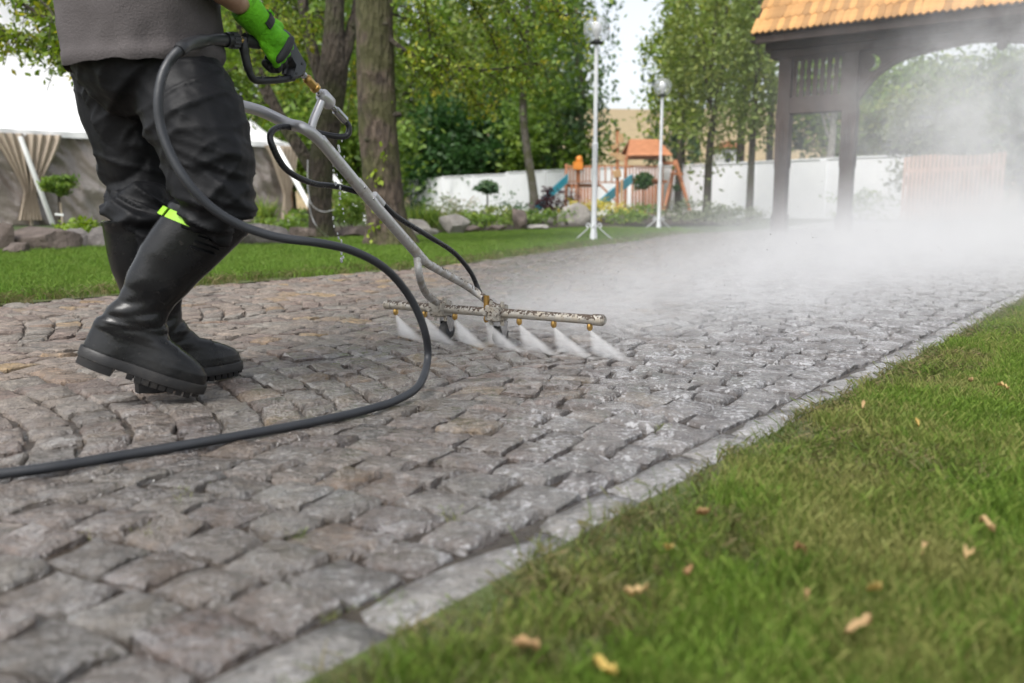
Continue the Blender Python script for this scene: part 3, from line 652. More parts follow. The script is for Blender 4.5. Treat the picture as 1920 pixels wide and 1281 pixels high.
per = thing('person', (-.83, 1.98, 0), 'worker in grey T-shirt, black oilskin trousers and rubber boots pushing the spray bar', 'person')
FDIR = Vector((.62, .78, 0)).normalized(); RDIR = Vector((FDIR.y, -FDIR.x, 0)); ZU = Vector((0, 0, 1))
PEL = P(269, 112, 1.95)
rh, rkn = P(322, 128, 1.945), P(402, 345, 1.87); lh, lkn = P(228, 120, 2.06), P(272, 352, 2.09)

# --- boots
def boot(name, toe, yaw, pitch, lean, label=None, stripe=False):
    f0 = Vector((math.cos(yaw), math.sin(yaw), 0)); f = f0*math.cos(pitch)-ZU*math.sin(pitch); u = f0*math.sin(pitch)+ZU*math.cos(pitch); sd = f.cross(u)
    BS = .87; o = toe-f*(.30*BS)                                                  # heel corner of the sole
    W_ = lambda x, y, z: o+f*(x*BS)+sd*(y*BS)+u*(z*1.02)
    def outline(xb, xf, hw, n=30, foot=1.0):
        out = []
        for j in range(n):
            a = 2*math.pi*j/n; c, s = math.cos(a), math.sin(a); x = (xb+xf)/2+(xf-xb)/2*math.copysign(abs(c)**.86, c)
            wv = hw*math.copysign(abs(s)**.86, s)*(1-foot*(.16*math.exp(-((x-.12)/.05)**2)+.14*math.exp(-((x-.0)/.05)**2))); out.append((x, wv))
        return out
    sl = [(.030, -.004, .300, .0535, 1), (.045, -.005, .300, .0535, 1), (.060, -.004, .295, .052, 1), (.073, -.003, .280, .050, 1), (.084, -.002, .256, .0475, .9), (.095, -.001, .222, .046, .7), (.107, .004, .185, .0445, .4), (.122, .006, .162, .044, .2), (.14, .008, .146, .0445, 0), (.165, .006, .139, .046, 0), (.20, -.002, .138, .051, 0), (.24, -.014, .144, .058, 0), (.28, -.026, .152, .066, 0), (.32, -.030, .157, .071, 0), (.36, -.031, .162, .075, 0), (.378, -.031, .163, .076, 0), (.382, -.034, .166, .0785, 0), (.390, -.034, .166, .0785, 0), (.391, -.028, .160, .073, 0), (.36, -.025, .156, .069, 0)]
    n = 60; rings = []
    sl2 = []
    for i_ in range(len(sl)-1):
        m_ = 5 if i_ < 14 else 1
        for k_ in range(m_): sl2.append(tuple(np.array(sl[i_])*(1-k_/m_)+np.array(sl[i_+1])*(k_/m_)))
    sl2.append(sl[-1])
    for z, xb, xf, hw, ft in sl2:
        sh = lean*max(0, z-.105)
        cr = .0022*math.sin(z*150)*math.exp(-((z-.125)/.035)**2)+.0035*math.sin(z*60+1)*math.exp(-((z-.19)/.05)**2)
        rings.append([W_(x+sh+cr*(1 if x > .07 else -1), y*(1+cr*12), z) for x, y in outline(xb, xf, hw, n, ft)])
    b = MB(); b.loft(rings, cap=False); b.f.append(tuple(range(n))); b.m.append(0)
    root = b.build(name, 'boot_rubber', per, sharp=60)
    if label: root['label'] = label
    base_w = Vector(wloc(root))
    def dent(p):
        q = p+base_w-o; z = q.dot(u)/1.02; x = q.dot(f)/BS; y = q.dot(sd)
        an = math.exp(-((z-.145)/.04)**2); wv = mnoise.noise(Vector((x*7, y*7, z*7+toe.x*9)))
        d = .0055*mnoise.noise(Vector((x*9, y*8, z*7+toe.x*5)))*min(1, max(0, (z-.06)/.1))
        d += an*.0026*(abs(math.sin((z-x*.45)*85+wv*4))**.5*2-1.2)*(1 if x > .03 else .4)
        d += .0016*math.exp(-((z-.104-.12*x)/.0035)**2)*(1 if x < .2 else 0)
        d += .002*math.exp(-((x-.215+.3*(z-.06))/.004)**2)*(1 if z < .1 else 0)
        return d
    displace(root.data, dent)
    b = MB()                                                       # sole: welt, heel block, lugs
    b.loft([[W_(x*1.0, y, z) for x, y in outline(xb, xf, hw, n, 1)] for z, xb, xf, hw in ((.018, -.009, .303, .056), (.019, -.011, .306, .0585), (.038, -.011, .306, .0585), (.0405, -.008, .303, .056))])
    b.build('sole', 'sole_rubber', root, sharp=50)
    def cut(x0, x1, z0, z1, nm):
        b = MB(); ring = [(x, y) for x, y in outline(-.009, .303, .0565, 60, 1)]; xs = np.linspace(x0, x1, 5)
        up = []; lo = []
        for x in xs:
            hw = max(.012, np.interp(x, *zip(*sorted((px, py) for px, py in ring if py > 0)))); up.append((x, hw)); lo.append((x, -hw))
        poly = up+lo[::-1]; b.loft([[W_(x, y*.97, z0) for x, y in poly], [W_(x, y, z1) for x, y in poly]]); b.build(nm, 'sole_rubber', root, sharp=30)
    cut(-.006, .082, -.004 if pitch == 0 else 0, .019, 'heel_block')
    for k in range(9): cut(.116+k*.0202, .116+k*.0202+.0158, 0.006+(.006 if k == 8 else 0), .019, 'lug')
    for k in range(3):                                              # raised ribs below the rim
        b = MB(); b.tube([p for p in [W_(q+lean*(.345-.012*k-.105), +.0735*math.sqrt(max(0, 1-((q-.066)/.095)**2))+.0055, .345-.013*k) for q in np.linspace(.075, .135, 7)]], .0028, 6); b.build('rib', 'boot_rubber', root)
    if stripe:
        for a0, a1 in ((150, 180), (96, 143)):
            vs = []
            for z in (.358, .377):
                row = []
                for a in np.linspace(R(a0), R(a1), 12): row.append(W_(.066+lean*(z-.105)+.1075*math.cos(a), .0875*math.sin(a), z))
                vs.append(row)
            b = MB(); c0 = W_(.066+lean*.27, 0, .38)
            b.loft([r+[c0+(p-c0)*.965 for p in reversed(r)] for r in vs]); b.build('reflective_band', 'lime_band', root)
    return W_
rtoe = G(373, 752); RB = boot('boot', rtoe+Vector((0, 0, .0)), R(17), R(23), .34, 'near boot with lime band, heel lifted off the setts', True)
lheel = Vector(G(262, 736)); lyaw = R(46); LB = boot('boot', lheel+Vector((math.cos(lyaw), math.sin(lyaw), 0))*.26+Vector((0, 0, .004)), lyaw, 0, -.10, 'far boot planted flat on the setts')

# --- oilskin trousers: one skin over hips and both legs, then folds
mb = MB(); r_cuff = RB(.075+.34*.29, 0, .40); l_cuff = LB(.04, 0, .40)
mb.ball(PEL+ZU*.0, (.150, .14, .13), 20, 12); mb.ball(PEL+ZU*.10, (.140, .132, .13), 20, 12)
pr, rr_ = spline([rh+ZU*.05, rh, P(366, 225, 1.895), rkn, P(398, 396, 1.875), r_cuff+Vector((.012, 0, .0)), RB(.066+.34*.2, 0, .30)], 4, [.06, .100, .110, .084, .068, .050, .045])
mb.tube(pr, rr_, 18, round_ends=True)
mb.ball(P(420, 398, 1.875), (.042, .05, .055), 14, 9); mb.ball(P(428, 350, 1.872), (.038, .055, .045), 14, 9); mb.ball(P(412, 436, 1.868), (.034, .042, .028), 12, 8)
pl_, rl_ = spline([lh+ZU*.05, lh, P(250, 230, 2.075), lkn, P(281, 420, 2.10), l_cuff+Vector((.0, 0, .0)), LB(.045, 0, .31)], 4, [.09, .108, .106, .088, .086, .078, .066])
mb.tube(pl_, rl_, 18, round_ends=True)
mb.ball(P(274, 418, 2.09), (.058, .065, .04), 14, 9); mb.ball(P(300, 440, 2.06), (.05, .055, .045), 12, 8)
me = remesh(mb, .006, 6)
rk_z, lk_z = rkn.z, lkn.z
def folds(p):
    n = mnoise.noise; near = p.y < 1.985+.0*p.x
    zk = rk_z if near else lk_z; k = math.exp(-((p.z-zk+.02)/.10)**2); hm = math.exp(-((p.z-(.40 if near else .395))/.06)**2); hp = math.exp(-((p.z-.72)/.09)**2)
    wv = n(Vector((p.x*5, p.y*5, p.z*5)))
    q = p.z*46+wv*5+p.x*(26 if near else -20)
    d = k*.006*(abs(math.sin(q*.5))**.6*2-1)+hm*.006*math.sin(p.z*75+wv*6+p.x*15)
    m1 = n(Vector((p.x*4+1, p.y*4, p.z*4)))
    c1, s1 = (.80, .60) if near else (-.55, .83)            # creases run from front hip down towards the back of the knee
    t1, u1 = p.x*c1+p.z*s1, -p.x*s1+p.z*c1
    r1 = 1-abs(n(Vector((u1*13, t1*3.2, p.y*5)))*2.0); r2 = 1-abs(n(Vector((u1*24+5, t1*6, p.y*9)))*2.0)
    r3 = 1-abs(n(Vector((p.x*5, p.y*5+3, p.z*30+p.x*14)))*2.0)
    d += .009*(max(0, r1)**3-.3)*(.6+m1)+.005*(max(0, r2)**3-.3)+.009*(max(0, r3)**3-.3)*(k+.8*hm+.25*hp)
    d += .0012*n(Vector((p.x*45, p.y*45, p.z*30)))
    return d
displace(me, folds)
sm = None
tro = link('trousers', me, 'oilskin', per); tro['label'] = 'creased black oilskin trousers stuffed into the boots'
# side seam and waist ties
b = MB(); sp = [P(196, 102, 1.845), P(232, 170, 1.815), P(262, 232, 1.80), P(292, 300, 1.83)]
# --- T-shirt
def shirt_ring(z, cx, cy, rx, ry, tilt, n=64):
    out = []
    for j in range(n):
        a = 2*math.pi*j/n; d = RDIR*(math.cos(a)*rx)+FDIR*(math.sin(a)*ry); out.append(Vector((cx, cy, z+tilt*(d.dot(FDIR))))+d)
    return out
zh = P(268, 104, 1.83).z; prof = [(zh+.05, .150, .150, -.0), (zh+.002, .160, .157, 0), (zh, .164, .161, 0), (zh+.006, .166, .163, 0), (zh+.022, .166, .163, 0), (zh+.024, .164, .161, 0)]
rings = [shirt_ring(z, PEL.x, PEL.y-.0, a, c, .10) for z, a, c, _ in prof]
for z, a, c in ((.80+.06, .165, .160), (.92, .167, .160), (.98, .172, .158), (1.06, .18, .15), (1.14, .19, .145), (1.22, .20, .14), (1.30, .205, .13), (1.35, .195, .115), (1.39, .17, .098), (1.42, .13, .085), (1.45, .09, .078), (1.462, .072, .07)):
    if z <= zh+.03: continue
    k = (z-.8); rings.append(shirt_ring(z, PEL.x+.02*k, PEL.y+.03*k, a, c, .10*max(0, 1-k*2.2)))
dense = []
for i in range(len(rings)-1):
    m = 1 if i < 5 else 5
    for q in range(m): dense.append([rings[i][j].lerp(rings[i+1][j], q/m) for j in range(64)])
dense.append(rings[-1]); b = MB(); b.loft(dense, cap=False); b.f.append(tuple((len(dense)-1)*64+j for j in range(64))); b.m.append(0)
shirt = b.build('t_shirt', 'shirt', per, sharp=70)
displace(shirt.data, lambda p: (.008*mnoise.noise(Vector((p.x*9+p.z*4, p.y*9, p.z*6)))+.007*(1-abs(mnoise.noise(Vector((p.x*13-p.z*8, p.y*13, p.z*9+p.x*6)))*2))))
# --- arms, head, body skin
wr = PLN(458, 27)+BARD*.015; shR = Vector((PEL.x, PEL.y+.02, 1.33))+RDIR*.195; shL = Vector((PEL.x, PEL.y+.02, 1.33))-RDIR*.195
elR = P(342, -95, 1.775); gl = P(330, 182, jtop.y+.205); wl_ = gl+Vector((-.03, -.03, .075)); elL = Vector((shL.x-.06, shL.y+.08, 1.08))
mb = MB(); hd = Vector((PEL.x, PEL.y, 0))+FDIR*.07
mb.tube([wr+(elR-wr)*.10, wr+(elR-wr)*.18, wr+(elR-wr)*.4, elR, elR+(shR-elR)*.5, shR], [.021, .025, .034, .042, .046, .055], 14, round_ends=True)
mb.tube([wl_, wl_+(elL-wl_)*.35, elL, elL+(shL-elL)*.5, shL], [.028, .036, .042, .046, .055], 14, round_ends=True)
T0 = Vector((PEL.x, PEL.y, 0))
mb.tube([T0+ZU*.82, T0+ZU*1.0, T0+ZU*1.15, T0+ZU*1.26, T0+ZU*1.34], [.11, .115, .11, .10, .06], 16, round_ends=True)
mb.tube([shL, T0+ZU*1.35+FDIR*.01, shR], [.045, .06, .045], 12, round_ends=True)
mb.tube([T0+ZU*1.38+FDIR*.015, T0+ZU*1.54+FDIR*.04], [.06, .056], 12, round_ends=True)
hc = T0+ZU*1.62+FDIR*.06
mb.ball(hc+ZU*.02, (.078, .098, .105), 18, 12, (RDIR, FDIR, ZU)); mb.ball(hc-ZU*.045+FDIR*.015, (.062, .078, .075), 16, 10, (RDIR, FDIR, ZU))
mb.tube([hc+FDIR*.088+ZU*.015, hc+FDIR*.112-ZU*.022], [.009, .015], 8, round_ends=True)
for s in (-1, 1): mb.ball(hc+RDIR*(.08*s)-FDIR*.005-ZU*.005, (.012, .022, .034), 10, 8, (RDIR, FDIR, ZU))
mb.tube([hc+FDIR*.082-ZU*.055+RDIR*.02, hc+FDIR*.088-ZU*.055, hc+FDIR*.082-ZU*.055-RDIR*.02], .009, 8, round_ends=True)
for a_, c_, d_, e_ in ((rh, rkn, RB(.066+.34*.25, 0, .36), RB(.07, 0, .15)), (lh, lkn, LB(.045, 0, .36), LB(.06, 0, .15))): mb.tube([a_+ZU*.1, a_, c_, d_, e_], [.07, .075, .05, .042, .032], 14, round_ends=True)
mb.ball(PEL+ZU*.03, (.125, .11, .11), 14, 9)
body = link('body', remesh(mb, .011, 4), 'skin', per)
for s in (-1, 1):
    e = hc+FDIR*.086+RDIR*(.032*s)+ZU*.012; b = MB(); b.ball(e, .0125, 10, 8); ey = b.build('eye', 'eye_white', body); b = MB(); b.ball(e+FDIR*.008, .007, 8, 6); b.build('iris', 'eye_dark', ey)
mb = MB(); mb.ball(hc+ZU*.035-FDIR*.012, (.088, .104, .102), 18, 12, (RDIR, FDIR, ZU)); hme = remesh(mb, .01, 2)
bm = bmesh.new(); bm.from_mesh(hme); kill = [v for v in bm.verts if (v.co-hc).dot(FDIR) > .05+((v.co-hc).z-.05)*.5 and (v.co-hc).z < .085 or (v.co-hc).z < -.03]; bmesh.ops.delete(bm, geom=kill, context='VERTS'); bm.to_mesh(hme); bm.free()
displace(hme, lambda p: .004*mnoise.noise(p*60)); link('hair', hme, 'hair', per)
for sh, el in ((shR, elR), (shL, elL)):
    b = MB(); d = (el-sh); b.tube([sh-d*.28, sh-d*.1, sh+d*.2, sh+d*.70, sh+d*.72, sh+d*.66], [.045, .066, .072, .072, .068, .06], 18); q = b.build('sleeve', 'shirt', shirt)
# --- gloves: palm, four fingers, thumb, knitted cuff
def glove(nm, wrist, hdir, kdir, pdir, curl, label):
    """hdir wrist->knuckles, kdir index->little, pdir towards the palm side"""
    q_ = .88; mb = MB(); nk = MB(); pc = wrist+hdir*(.058*q_)
    mb.ball(pc, (.050*q_, .046*q_, .023*q_), 16, 10, (hdir, kdir, pdir)); mb.ball(pc+hdir*.016, (.036*q_, .046*q_, .021*q_), 14, 9, (hdir, kdir, pdir))
    mb.tube([wrist-hdir*.03, wrist+hdir*.015, wrist+hdir*.045], [.029, .0295, .031], 14, round_ends=True)
    Ls = (1.0, 1.08, 1.02, .84)
    for i in range(4):
        k = pc+hdir*(.040-.004*abs(i-1.3))+kdir*(-.031+.0211*i); l = Ls[i]*curl*q_
        a = k+(hdir*.030+pdir*.020)*l; c = a+(hdir*-.002+pdir*.028)*l; e = c+(hdir*-.024+pdir*.006)*l
        mb.tube([k-hdir*.02, k, a, c, e], [.0116, .0116, .011, .0102, .0094], 10, round_ends=True)
        if i: nk.tube([k+(a-k)*.55, a, c, e], [.0125, .012, .0112, .0103], 10, round_ends=True)
    t0 = wrist+hdir*.035-kdir*.034+pdir*.006
    mb.tube([t0, t0+hdir*.022-kdir*.018+pdir*.016, t0+hdir*.045-kdir*.014+pdir*.034, t0+hdir*.062-kdir*.002+pdir*.04], [.016, .0145, .0125, .011], 10, round_ends=True)
    o = link(nm, remesh(mb, .0032, 3), 'glove_green', per); o['label'] = label
    kb = MB(); kb.ball(pc+hdir*.031-pdir*.0125, (.013, .043, .013), 14, 9, (hdir, kdir, pdir)); kb.build('knuckle_pad', 'glove_black', o)
    link('finger_guard', remesh(nk, .0032, 2), 'glove_black', o)
    c0 = wrist-hdir*.048; b = MB(); rr = [.0345, .036, .035, .0335, .0325, .0305]; pts = [c0+hdir*(q*.0115) for q in range(6)]; b.tube(pts, rr, 22); b.build('cuff', 'glove_green', o)
    b = MB()
    for s0, s1 in ((0, 1),):
        path = [wrist+hdir*.006-pdir*(.034*math.cos(a))-kdir*(.035*math.sin(a)) for a in np.linspace(-.3, 2.4, 12)]
        for i in range(11): b.bar(path[i], path[i+1], .018, .004, (path[i]-wrist))
    b.build('wrist_strap', 'glove_black', o)
    b = MB(); p_ = wrist+hdir*.002-pdir*.022-kdir*.031; b.box(p_, (.014, .014, .006), (hdir, (-pdir*.6-kdir*.8).normalized().cross(hdir), (-pdir*.6-kdir*.8).normalized()), .001); b.build('strap_tab', 'glove_green', o)
hd_ = (PLN(524, 100)-PLN(466, 32)).normalized(); kd_ = (PLN(500, 116)-PLN(536, 72)); kd_ = (kd_-hd_*kd_.dot(hd_)).normalized()
glove('glove', PLN(473, 45)+BARD*.021, hd_, kd_, -BARD, 1.0, 'lime green work glove gripping the trigger gun')
g_ax = (P(446, 197, jtop.y+.10)-P(250, 190, jtop.y+.26)).normalized(); hL = Vector((.15, .1, -1)).normalized(); hL = (hL-g_ax*hL.dot(g_ax)).normalized()
glove('glove', gl-hL*.07-FDIR*.02, hL, -g_ax, g_ax.cross(hL)*(-1 if g_ax.cross(hL).dot(FDIR) > 0 else 1)*-1, 1.0, 'lime green glove on the push handle')
# ------------------------------------------------------------------ trees
def bark_mat(name, a, b, moss=None, sc=9):
    m, nt, bs = new_mat(name); v = coords(nt, 'Object', (1, 1, .35)); n1 = noise_n(nt, v, sc*2.5, 7, .7); n2 = noise_n(nt, coords(nt), sc*.35, 4)
    col = ramp_n(nt, n1, [(.34, b), (.62, a)])
    if moss: col = mix_n(nt, mth(nt, 'MULTIPLY', smooth_n(nt, n2, .42, .60), .8), col, moss)
    lk(nt, col, bs.inputs['Base Color']); bs.inputs['Roughness'].default_value = .9
    vo = nt.nodes.new('ShaderNodeTexVoronoi'); vo.inputs['Scale'].default_value = sc*2.6; lk(nt, v, vo.inputs['Vector'])
    set_bump(nt, bs, mth(nt, 'ADD', n1, mth(nt, 'MULTIPLY', vo.outputs['Distance'], .9)), 1., .07); MATS[name] = m
bark_mat('bark_brown', (.145, .108, .08), (.03, .021, .016), (.075, .078, .024), 7)
bark_mat('bark_dark', (.085, .066, .048), (.030, .024, .018), (.06, .062, .025))
bark_mat('bark_grey', (.20, .18, .155), (.09, .08, .068), (.10, .10, .05))
bark_mat('bark_pale', (.5, .48, .44), (.22, .2, .18))
leaf_mat('leaf_yellowgreen', [(.07, .125, .02), (.13, .205, .028), (.20, .275, .036), (.29, .33, .045), (.44, .38, .05)])
leaf_mat('leaf_green', [(0.072, 0.131, 0.029), (0.129, 0.213, 0.041), (0.210, 0.309, 0.053), (0.389, 0.428, 0.072)])
leaf_mat('leaf_dark', [(0.024, 0.061, 0.020), (0.037, 0.093, 0.027), (0.061, 0.136, 0.034), (0.102, 0.170, 0.043)])
leaf_mat('leaf_blue', [(0.051, 0.102, 0.054), (0.085, 0.153, 0.076), (0.128, 0.204, 0.093), (0.187, 0.255, 0.102)])
leaf_mat('leaf_olive', [(0.102, 0.145, 0.043), (0.160, 0.217, 0.058), (0.232, 0.275, 0.072), (0.348, 0.348, 0.087)])
leaf_mat('leaf_silver', [(.14, .17, .10), (.2, .23, .14), (.27, .29, .18)])
leaf_mat('leaf_purple', [(.03, .012, .016), (.055, .02, .025), (.08, .035, .03)])
leaf_mat('leaf_lime', [(.12, .2, .02), (.22, .32, .03), (.34, .42, .04)])
leaf_mat('flower_yellow', [(.08, .13, .02), (.5, .42, .06), (.65, .58, .14), (.7, .62, .25)])
leaf_mat('flower_white', [(.10, .15, .05), (.14, .2, .07), (.5, .48, .42), (.35, .22, .15)])

def crown_pts(rng, c, rad, n, nclump, spread=.2, shell=.55, droop=0.):
    d = rng.normal(size=(nclump, 3)); d /= np.linalg.norm(d, axis=1)[:, None]; q = rng.uniform(shell**3, 1, nclump)**(1/3.)
    q *= rng.uniform(.72, 1.12, nclump); cl = d*q[:, None]; i = rng.integers(0, nclump, n)
    off = rng.normal(size=(n, 3))*spread*rng.uniform(.5, 1.3, nclump)[i][:, None]; off[:, 2] *= .75
    if droop: off[:, 2] = -np.abs(rng.exponential(droop, n))+.1*off[:, 2]; off[:, :2] *= .45
    p = (cl[i]+off)*np.asarray(rad)+np.asarray(c)
    tint = np.clip(rng.beta(1.6, 2.0, nclump)[i]*.55+rng.beta(1.5, 2.2, n)*.5, 0, 1); return p, tint, cl*np.asarray(rad)+np.asarray(c)
def tree(name, label, px, Y, h, tr, crown, n, leaf, mat, bark='bark_dark', group=None, nclump=55, spread=.2, droop=0., seed=0, lean=0., limbs=9, shell=.5, z0=0., flat=.3):
    """crown = (centre height, radius x/y, radius z)"""
    rng = np.random.default_rng(seed+int(px)*7+int(Y)); b0 = P(px, 400, Y); base = Vector((b0.x, Y, z0)); t = thing(name, base, label, 'tree', group)
    cz, cr, crz = crown; c = base+Vector((lean*cz, 0, cz)); p, tint, cl = crown_pts(rng, c, (cr, cr, crz), n, nclump, spread, shell, droop)
    mb = MB(); top = base+Vector((lean*h, 0, h*.92)); pts = [base+Vector((0, 0, -.1)), base+Vector((.0, 0, h*.06)), base+(top-base)*.3+Vector((rng.normal(0, .02*h), 0, 0)), base+(top-base)*.62+Vector((rng.normal(0, .02*h), 0, 0)), top]
    sp, sr = spline(pts, 5, [tr*1.35, tr, tr*.85, tr*.5, tr*.08]); mb.tube(sp, sr, 9); mb.build('trunk', bark, t)
    mb = MB()
    for k in range(limbs):
        e = Vector(cl[rng.integers(0, len(cl))]); q = rng.uniform(.3, .8); s = base+(top-base)*q
        if e.z < s.z-.5*crz: e.z = s.z+rng.uniform(0, .3)*crz
        m = (s+e)/2+Vector((0, 0, .08*crz)); mb.tube(spline([s, m, e], 4), np.linspace(tr*.38, tr*.06, 9), 6)
    mb.build('limbs', bark, t)
    sz = leaf*rng.uniform(.6, 1.25, n); v, f, ti = leaves(p, sz, tint, flat, .5, rng, None if not droop else np.array([0, 0, -1.2]))
    link('crown', fast_mesh('crown', v, f, ti), mat, t, False); return t

# the stout trunk beside the lance, with its hanging branches
def trunk_mesh(mb, pts, rad, n=44, amp=.012, flare=None):
    sp, sr = spline(pts, 10, rad); rings = []
    for i, (p, r) in enumerate(zip(sp, sr)):
        ring = []
        for j in range(n):
            a = 2*math.pi*j/n; d = Vector((math.cos(a), math.sin(a), 0)); q = r*(1+.10*mnoise.noise(Vector((d.x*1.2, d.y*1.2, p[2]*.5+3)))+.05*mnoise.noise(Vector((d.x*4, d.y*4, p[2]*2.2)))+.05*abs(mnoise.noise(Vector((d.x*9, d.y*9, p[2]*3.5)))))
            if flare and p[2] < .35: q *= 1+flare*(1-max(0, p[2])/.35)**2*(.55+.45*math.sin(a*4+1))
            ring.append(Vector(p)+d*q)
        rings.append(ring)
    mb.loft(rings)
def hanging(rng, t, starts, bark, mat, leaf, per_twig, label=None, sagv=.5, tw=(.3, .8)):
    """limbs (polylines) with leafy twigs drooping from them"""
    C = []; T = []; mb = MB()
    for pts, r0, ntw in starts:
        sp, sr = spline(pts, 6, list(np.linspace(r0, r0*.25, len(pts)))); mb.tube(sp, sr, 6)
        for k in range(ntw):
            q = rng.uniform(.15, 1)**.8; s = Vector(sp[min(len(sp)-1, int(q*(len(sp)-1)))]); L = rng.uniform(*tw); a = rng.uniform(0, 6.28)
            e = s+Vector((math.cos(a)*L*.6, math.sin(a)*L*.6, -L*sagv*rng.uniform(.2, 1.3))); m = (s+e)/2+Vector((0, 0, .12*L)); tp = spline([s, m, e], 4); mb.tube(tp, np.linspace(.006, .002, 9), 4)
            nl = rng.integers(per_twig//2, per_twig); qq = rng.uniform(.1, 1, nl); base_t = rng.beta(1.4, 2.0)*.85
            for u in qq:
                p = np.array(tp[int(u*8)]); C.append(p+rng.normal(0, .045, 3)+np.array([0, 0, -.02])); T.append(base_t+rng.uniform(-.15, .3))
    mb.build('limbs', bark, t); C = np.array(C); n = len(C)
    v, f, ti = leaves(C, leaf*rng.uniform(.6, 1.3, n), np.clip(np.array(T), 0, 1), .2, .55, rng, np.array([0, 0, -.5])); o = link('crown', fast_mesh('crown', v, f, ti), mat, t, False)
rg = np.random.default_rng(77)
b0 = G(735, 462); Y1 = b0.y
T1 = thing('tree', b0, 'stout brown tree trunk with ivy and mossy bark rising behind the lance', 'tree')
mb = MB(); trunk_mesh(mb, [b0-ZU*.1, P(732, 440, Y1), P(722, 380, Y1), P(712, 280, Y1), P(706, 180, Y1), P(702, 60, Y1), P(698, -60, Y1), P(690, -320, Y1), P(690, -620, Y1)], [.27, .235, .205, .20, .193, .185, .178, .15, .11], flare=.35)
mb.build('trunk', 'bark_brown', T1, sharp=80)
for (x, y, r) in ((745, 215, .03), (700, 130, .022), (722, 45, .02), (690, 262, .025)):
    b = MB(); c = P(x, y, Y1-.17); b.ball(c, (r*1.6, r, r), 10, 7); b.build('knot', 'bark_dark', T1)
def L_(*a): return [P(x, y, Y) for x, y, Y in a]
st = [(L_((720, 60, Y1), (760, 95, 9.0), (830, 115, 9.3), (905, 131, 9.6), (990, 120, 9.9)), .03, 46), (L_((705, -160, Y1), (780, -60, 9.2), (800, 30, 9.3), (812, 110, 9.2), (830, 165, 9.1)), .02, 40),
      (L_((705, -200, Y1), (830, -120, 9.6), (920, -30, 10), (975, 60, 10.2), (1010, 130, 10.2)), .03, 55), (L_((705, -120, Y1), (790, -100, 10.2), (880, 0, 10.6), (930, 90, 10.8), (950, 190, 10.8)), .022, 55),
      (L_((700, -150, Y1), (850, -170, 9), (960, -80, 9.1), (1040, 10, 9.3), (1060, 70, 9.3)), .025, 46), (L_((715, 20, Y1), (770, 40, 9.8), (840, 90, 10.2), (880, 160, 10.4), (890, 215, 10.4)), .018, 50),
      (L_((690, -150, Y1), (620, -120, 9.4), (560, -60, 9.8), (520, 0, 10), (500, 60, 10.1)), .022, 30)]
hanging(rg, T1, st, 'bark_dark', 'leaf_yellowgreen', .031, 32)
# ivy climbing the trunk
C = []; 
for k in range(34):
    y = rg.choice([rg.uniform(270, 300), rg.uniform(315, 372), rg.uniform(380, 455)]); x = 712+6*math.sin(y*.05)+rg.normal(0, 6)-(12 if y > 390 else 0); p = P(x, y, Y1-.235); C.append(p)
v, f, ti = leaves(np.array(C), np.full(len(C), .035)*rg.uniform(.6, 1.3, len(C)), rg.uniform(.3, 1, len(C)), 0, .7, rg, np.array([0, -.3, -1])); link('ivy', fast_mesh('ivy', v, f, ti), 'leaf_lime', T1, False)

# the forked tree behind it
b0 = G(603, 447); Y2 = b0.y
T2 = thing('tree', b0, 'forked dark-barked tree with several stems between tent and stout trunk', 'tree')
mb = MB(); trunk_mesh(mb, [b0-ZU*.1, P(603, 430, Y2), P(600, 370, Y2), P(606, 290, Y2), P(618, 210, Y2), P(625, 130, Y2), P(626, 60, Y2), P(628, -20, Y2), P(632, -200, Y2), P(640, -420, Y2)], [.20, .165, .155, .165, .17, .185, .13, .115, .09, .05], 18, flare=.2)
mb.build('trunk', 'bark_dark', T2, sharp=80)
for pts, rr in ((L_((612, 180, Y2), (590, 110, Y2), (573, 40, Y2), (565, -30, Y2), (550, -250, Y2)), [.10, .08, .07, .065, .04]), (L_((622, 170, Y2), (645, 110, Y2), (660, 50, Y2+.1), (672, 0, Y2+.2), (700, -200, Y2+.4)), [.10, .08, .075, .07, .04]),
                (L_((604, 345, Y2), (570, 290, Y2+.1), (530, 230, Y2+.2), (490, 150, Y2+.3), (455, 60, Y2+.4), (420, -80, Y2+.6)), [.12, .105, .095, .085, .07, .04])):
    b = MB(); trunk_mesh(b, pts, rr, 14); b.build('stem', 'bark_dark', T2, sharp=80)
st = [(L_((490, 150, Y2+.3), (455, 130, 10.4), (425, 135, 10.2), (408, 160, 10.2)), .014, 14), (L_((530, 230, Y2+.2), (490, 190, 10.5), (455, 185, 10.5), (440, 205, 10.5)), .012, 12), (L_((573, 40, Y2), (540, 40, 10.6), (500, 80, 10.6), (470, 120, 10.6)), .014, 26),
      (L_((565, -30, Y2), (520, -60, 11.5), (470, -20, 11.5), (440, 40, 11.6)), .02, 34), (L_((628, -20, Y2), (600, -100, 12), (560, -40, 12.2), (530, 60, 12.4), (540, 150, 12.4)), .02, 46), (L_((660, 50, Y2), (680, 20, 11.8), (690, 80, 12), (660, 160, 12.2), (650, 230, 12.2)), .016, 36), (L_((626, 60, Y2), (590, 30, 12), (555, 100, 12.4), (530, 190, 12.6)), .016, 36)]
hanging(rg, T2, st, 'bark_dark', 'leaf_yellowgreen', .042, 24)
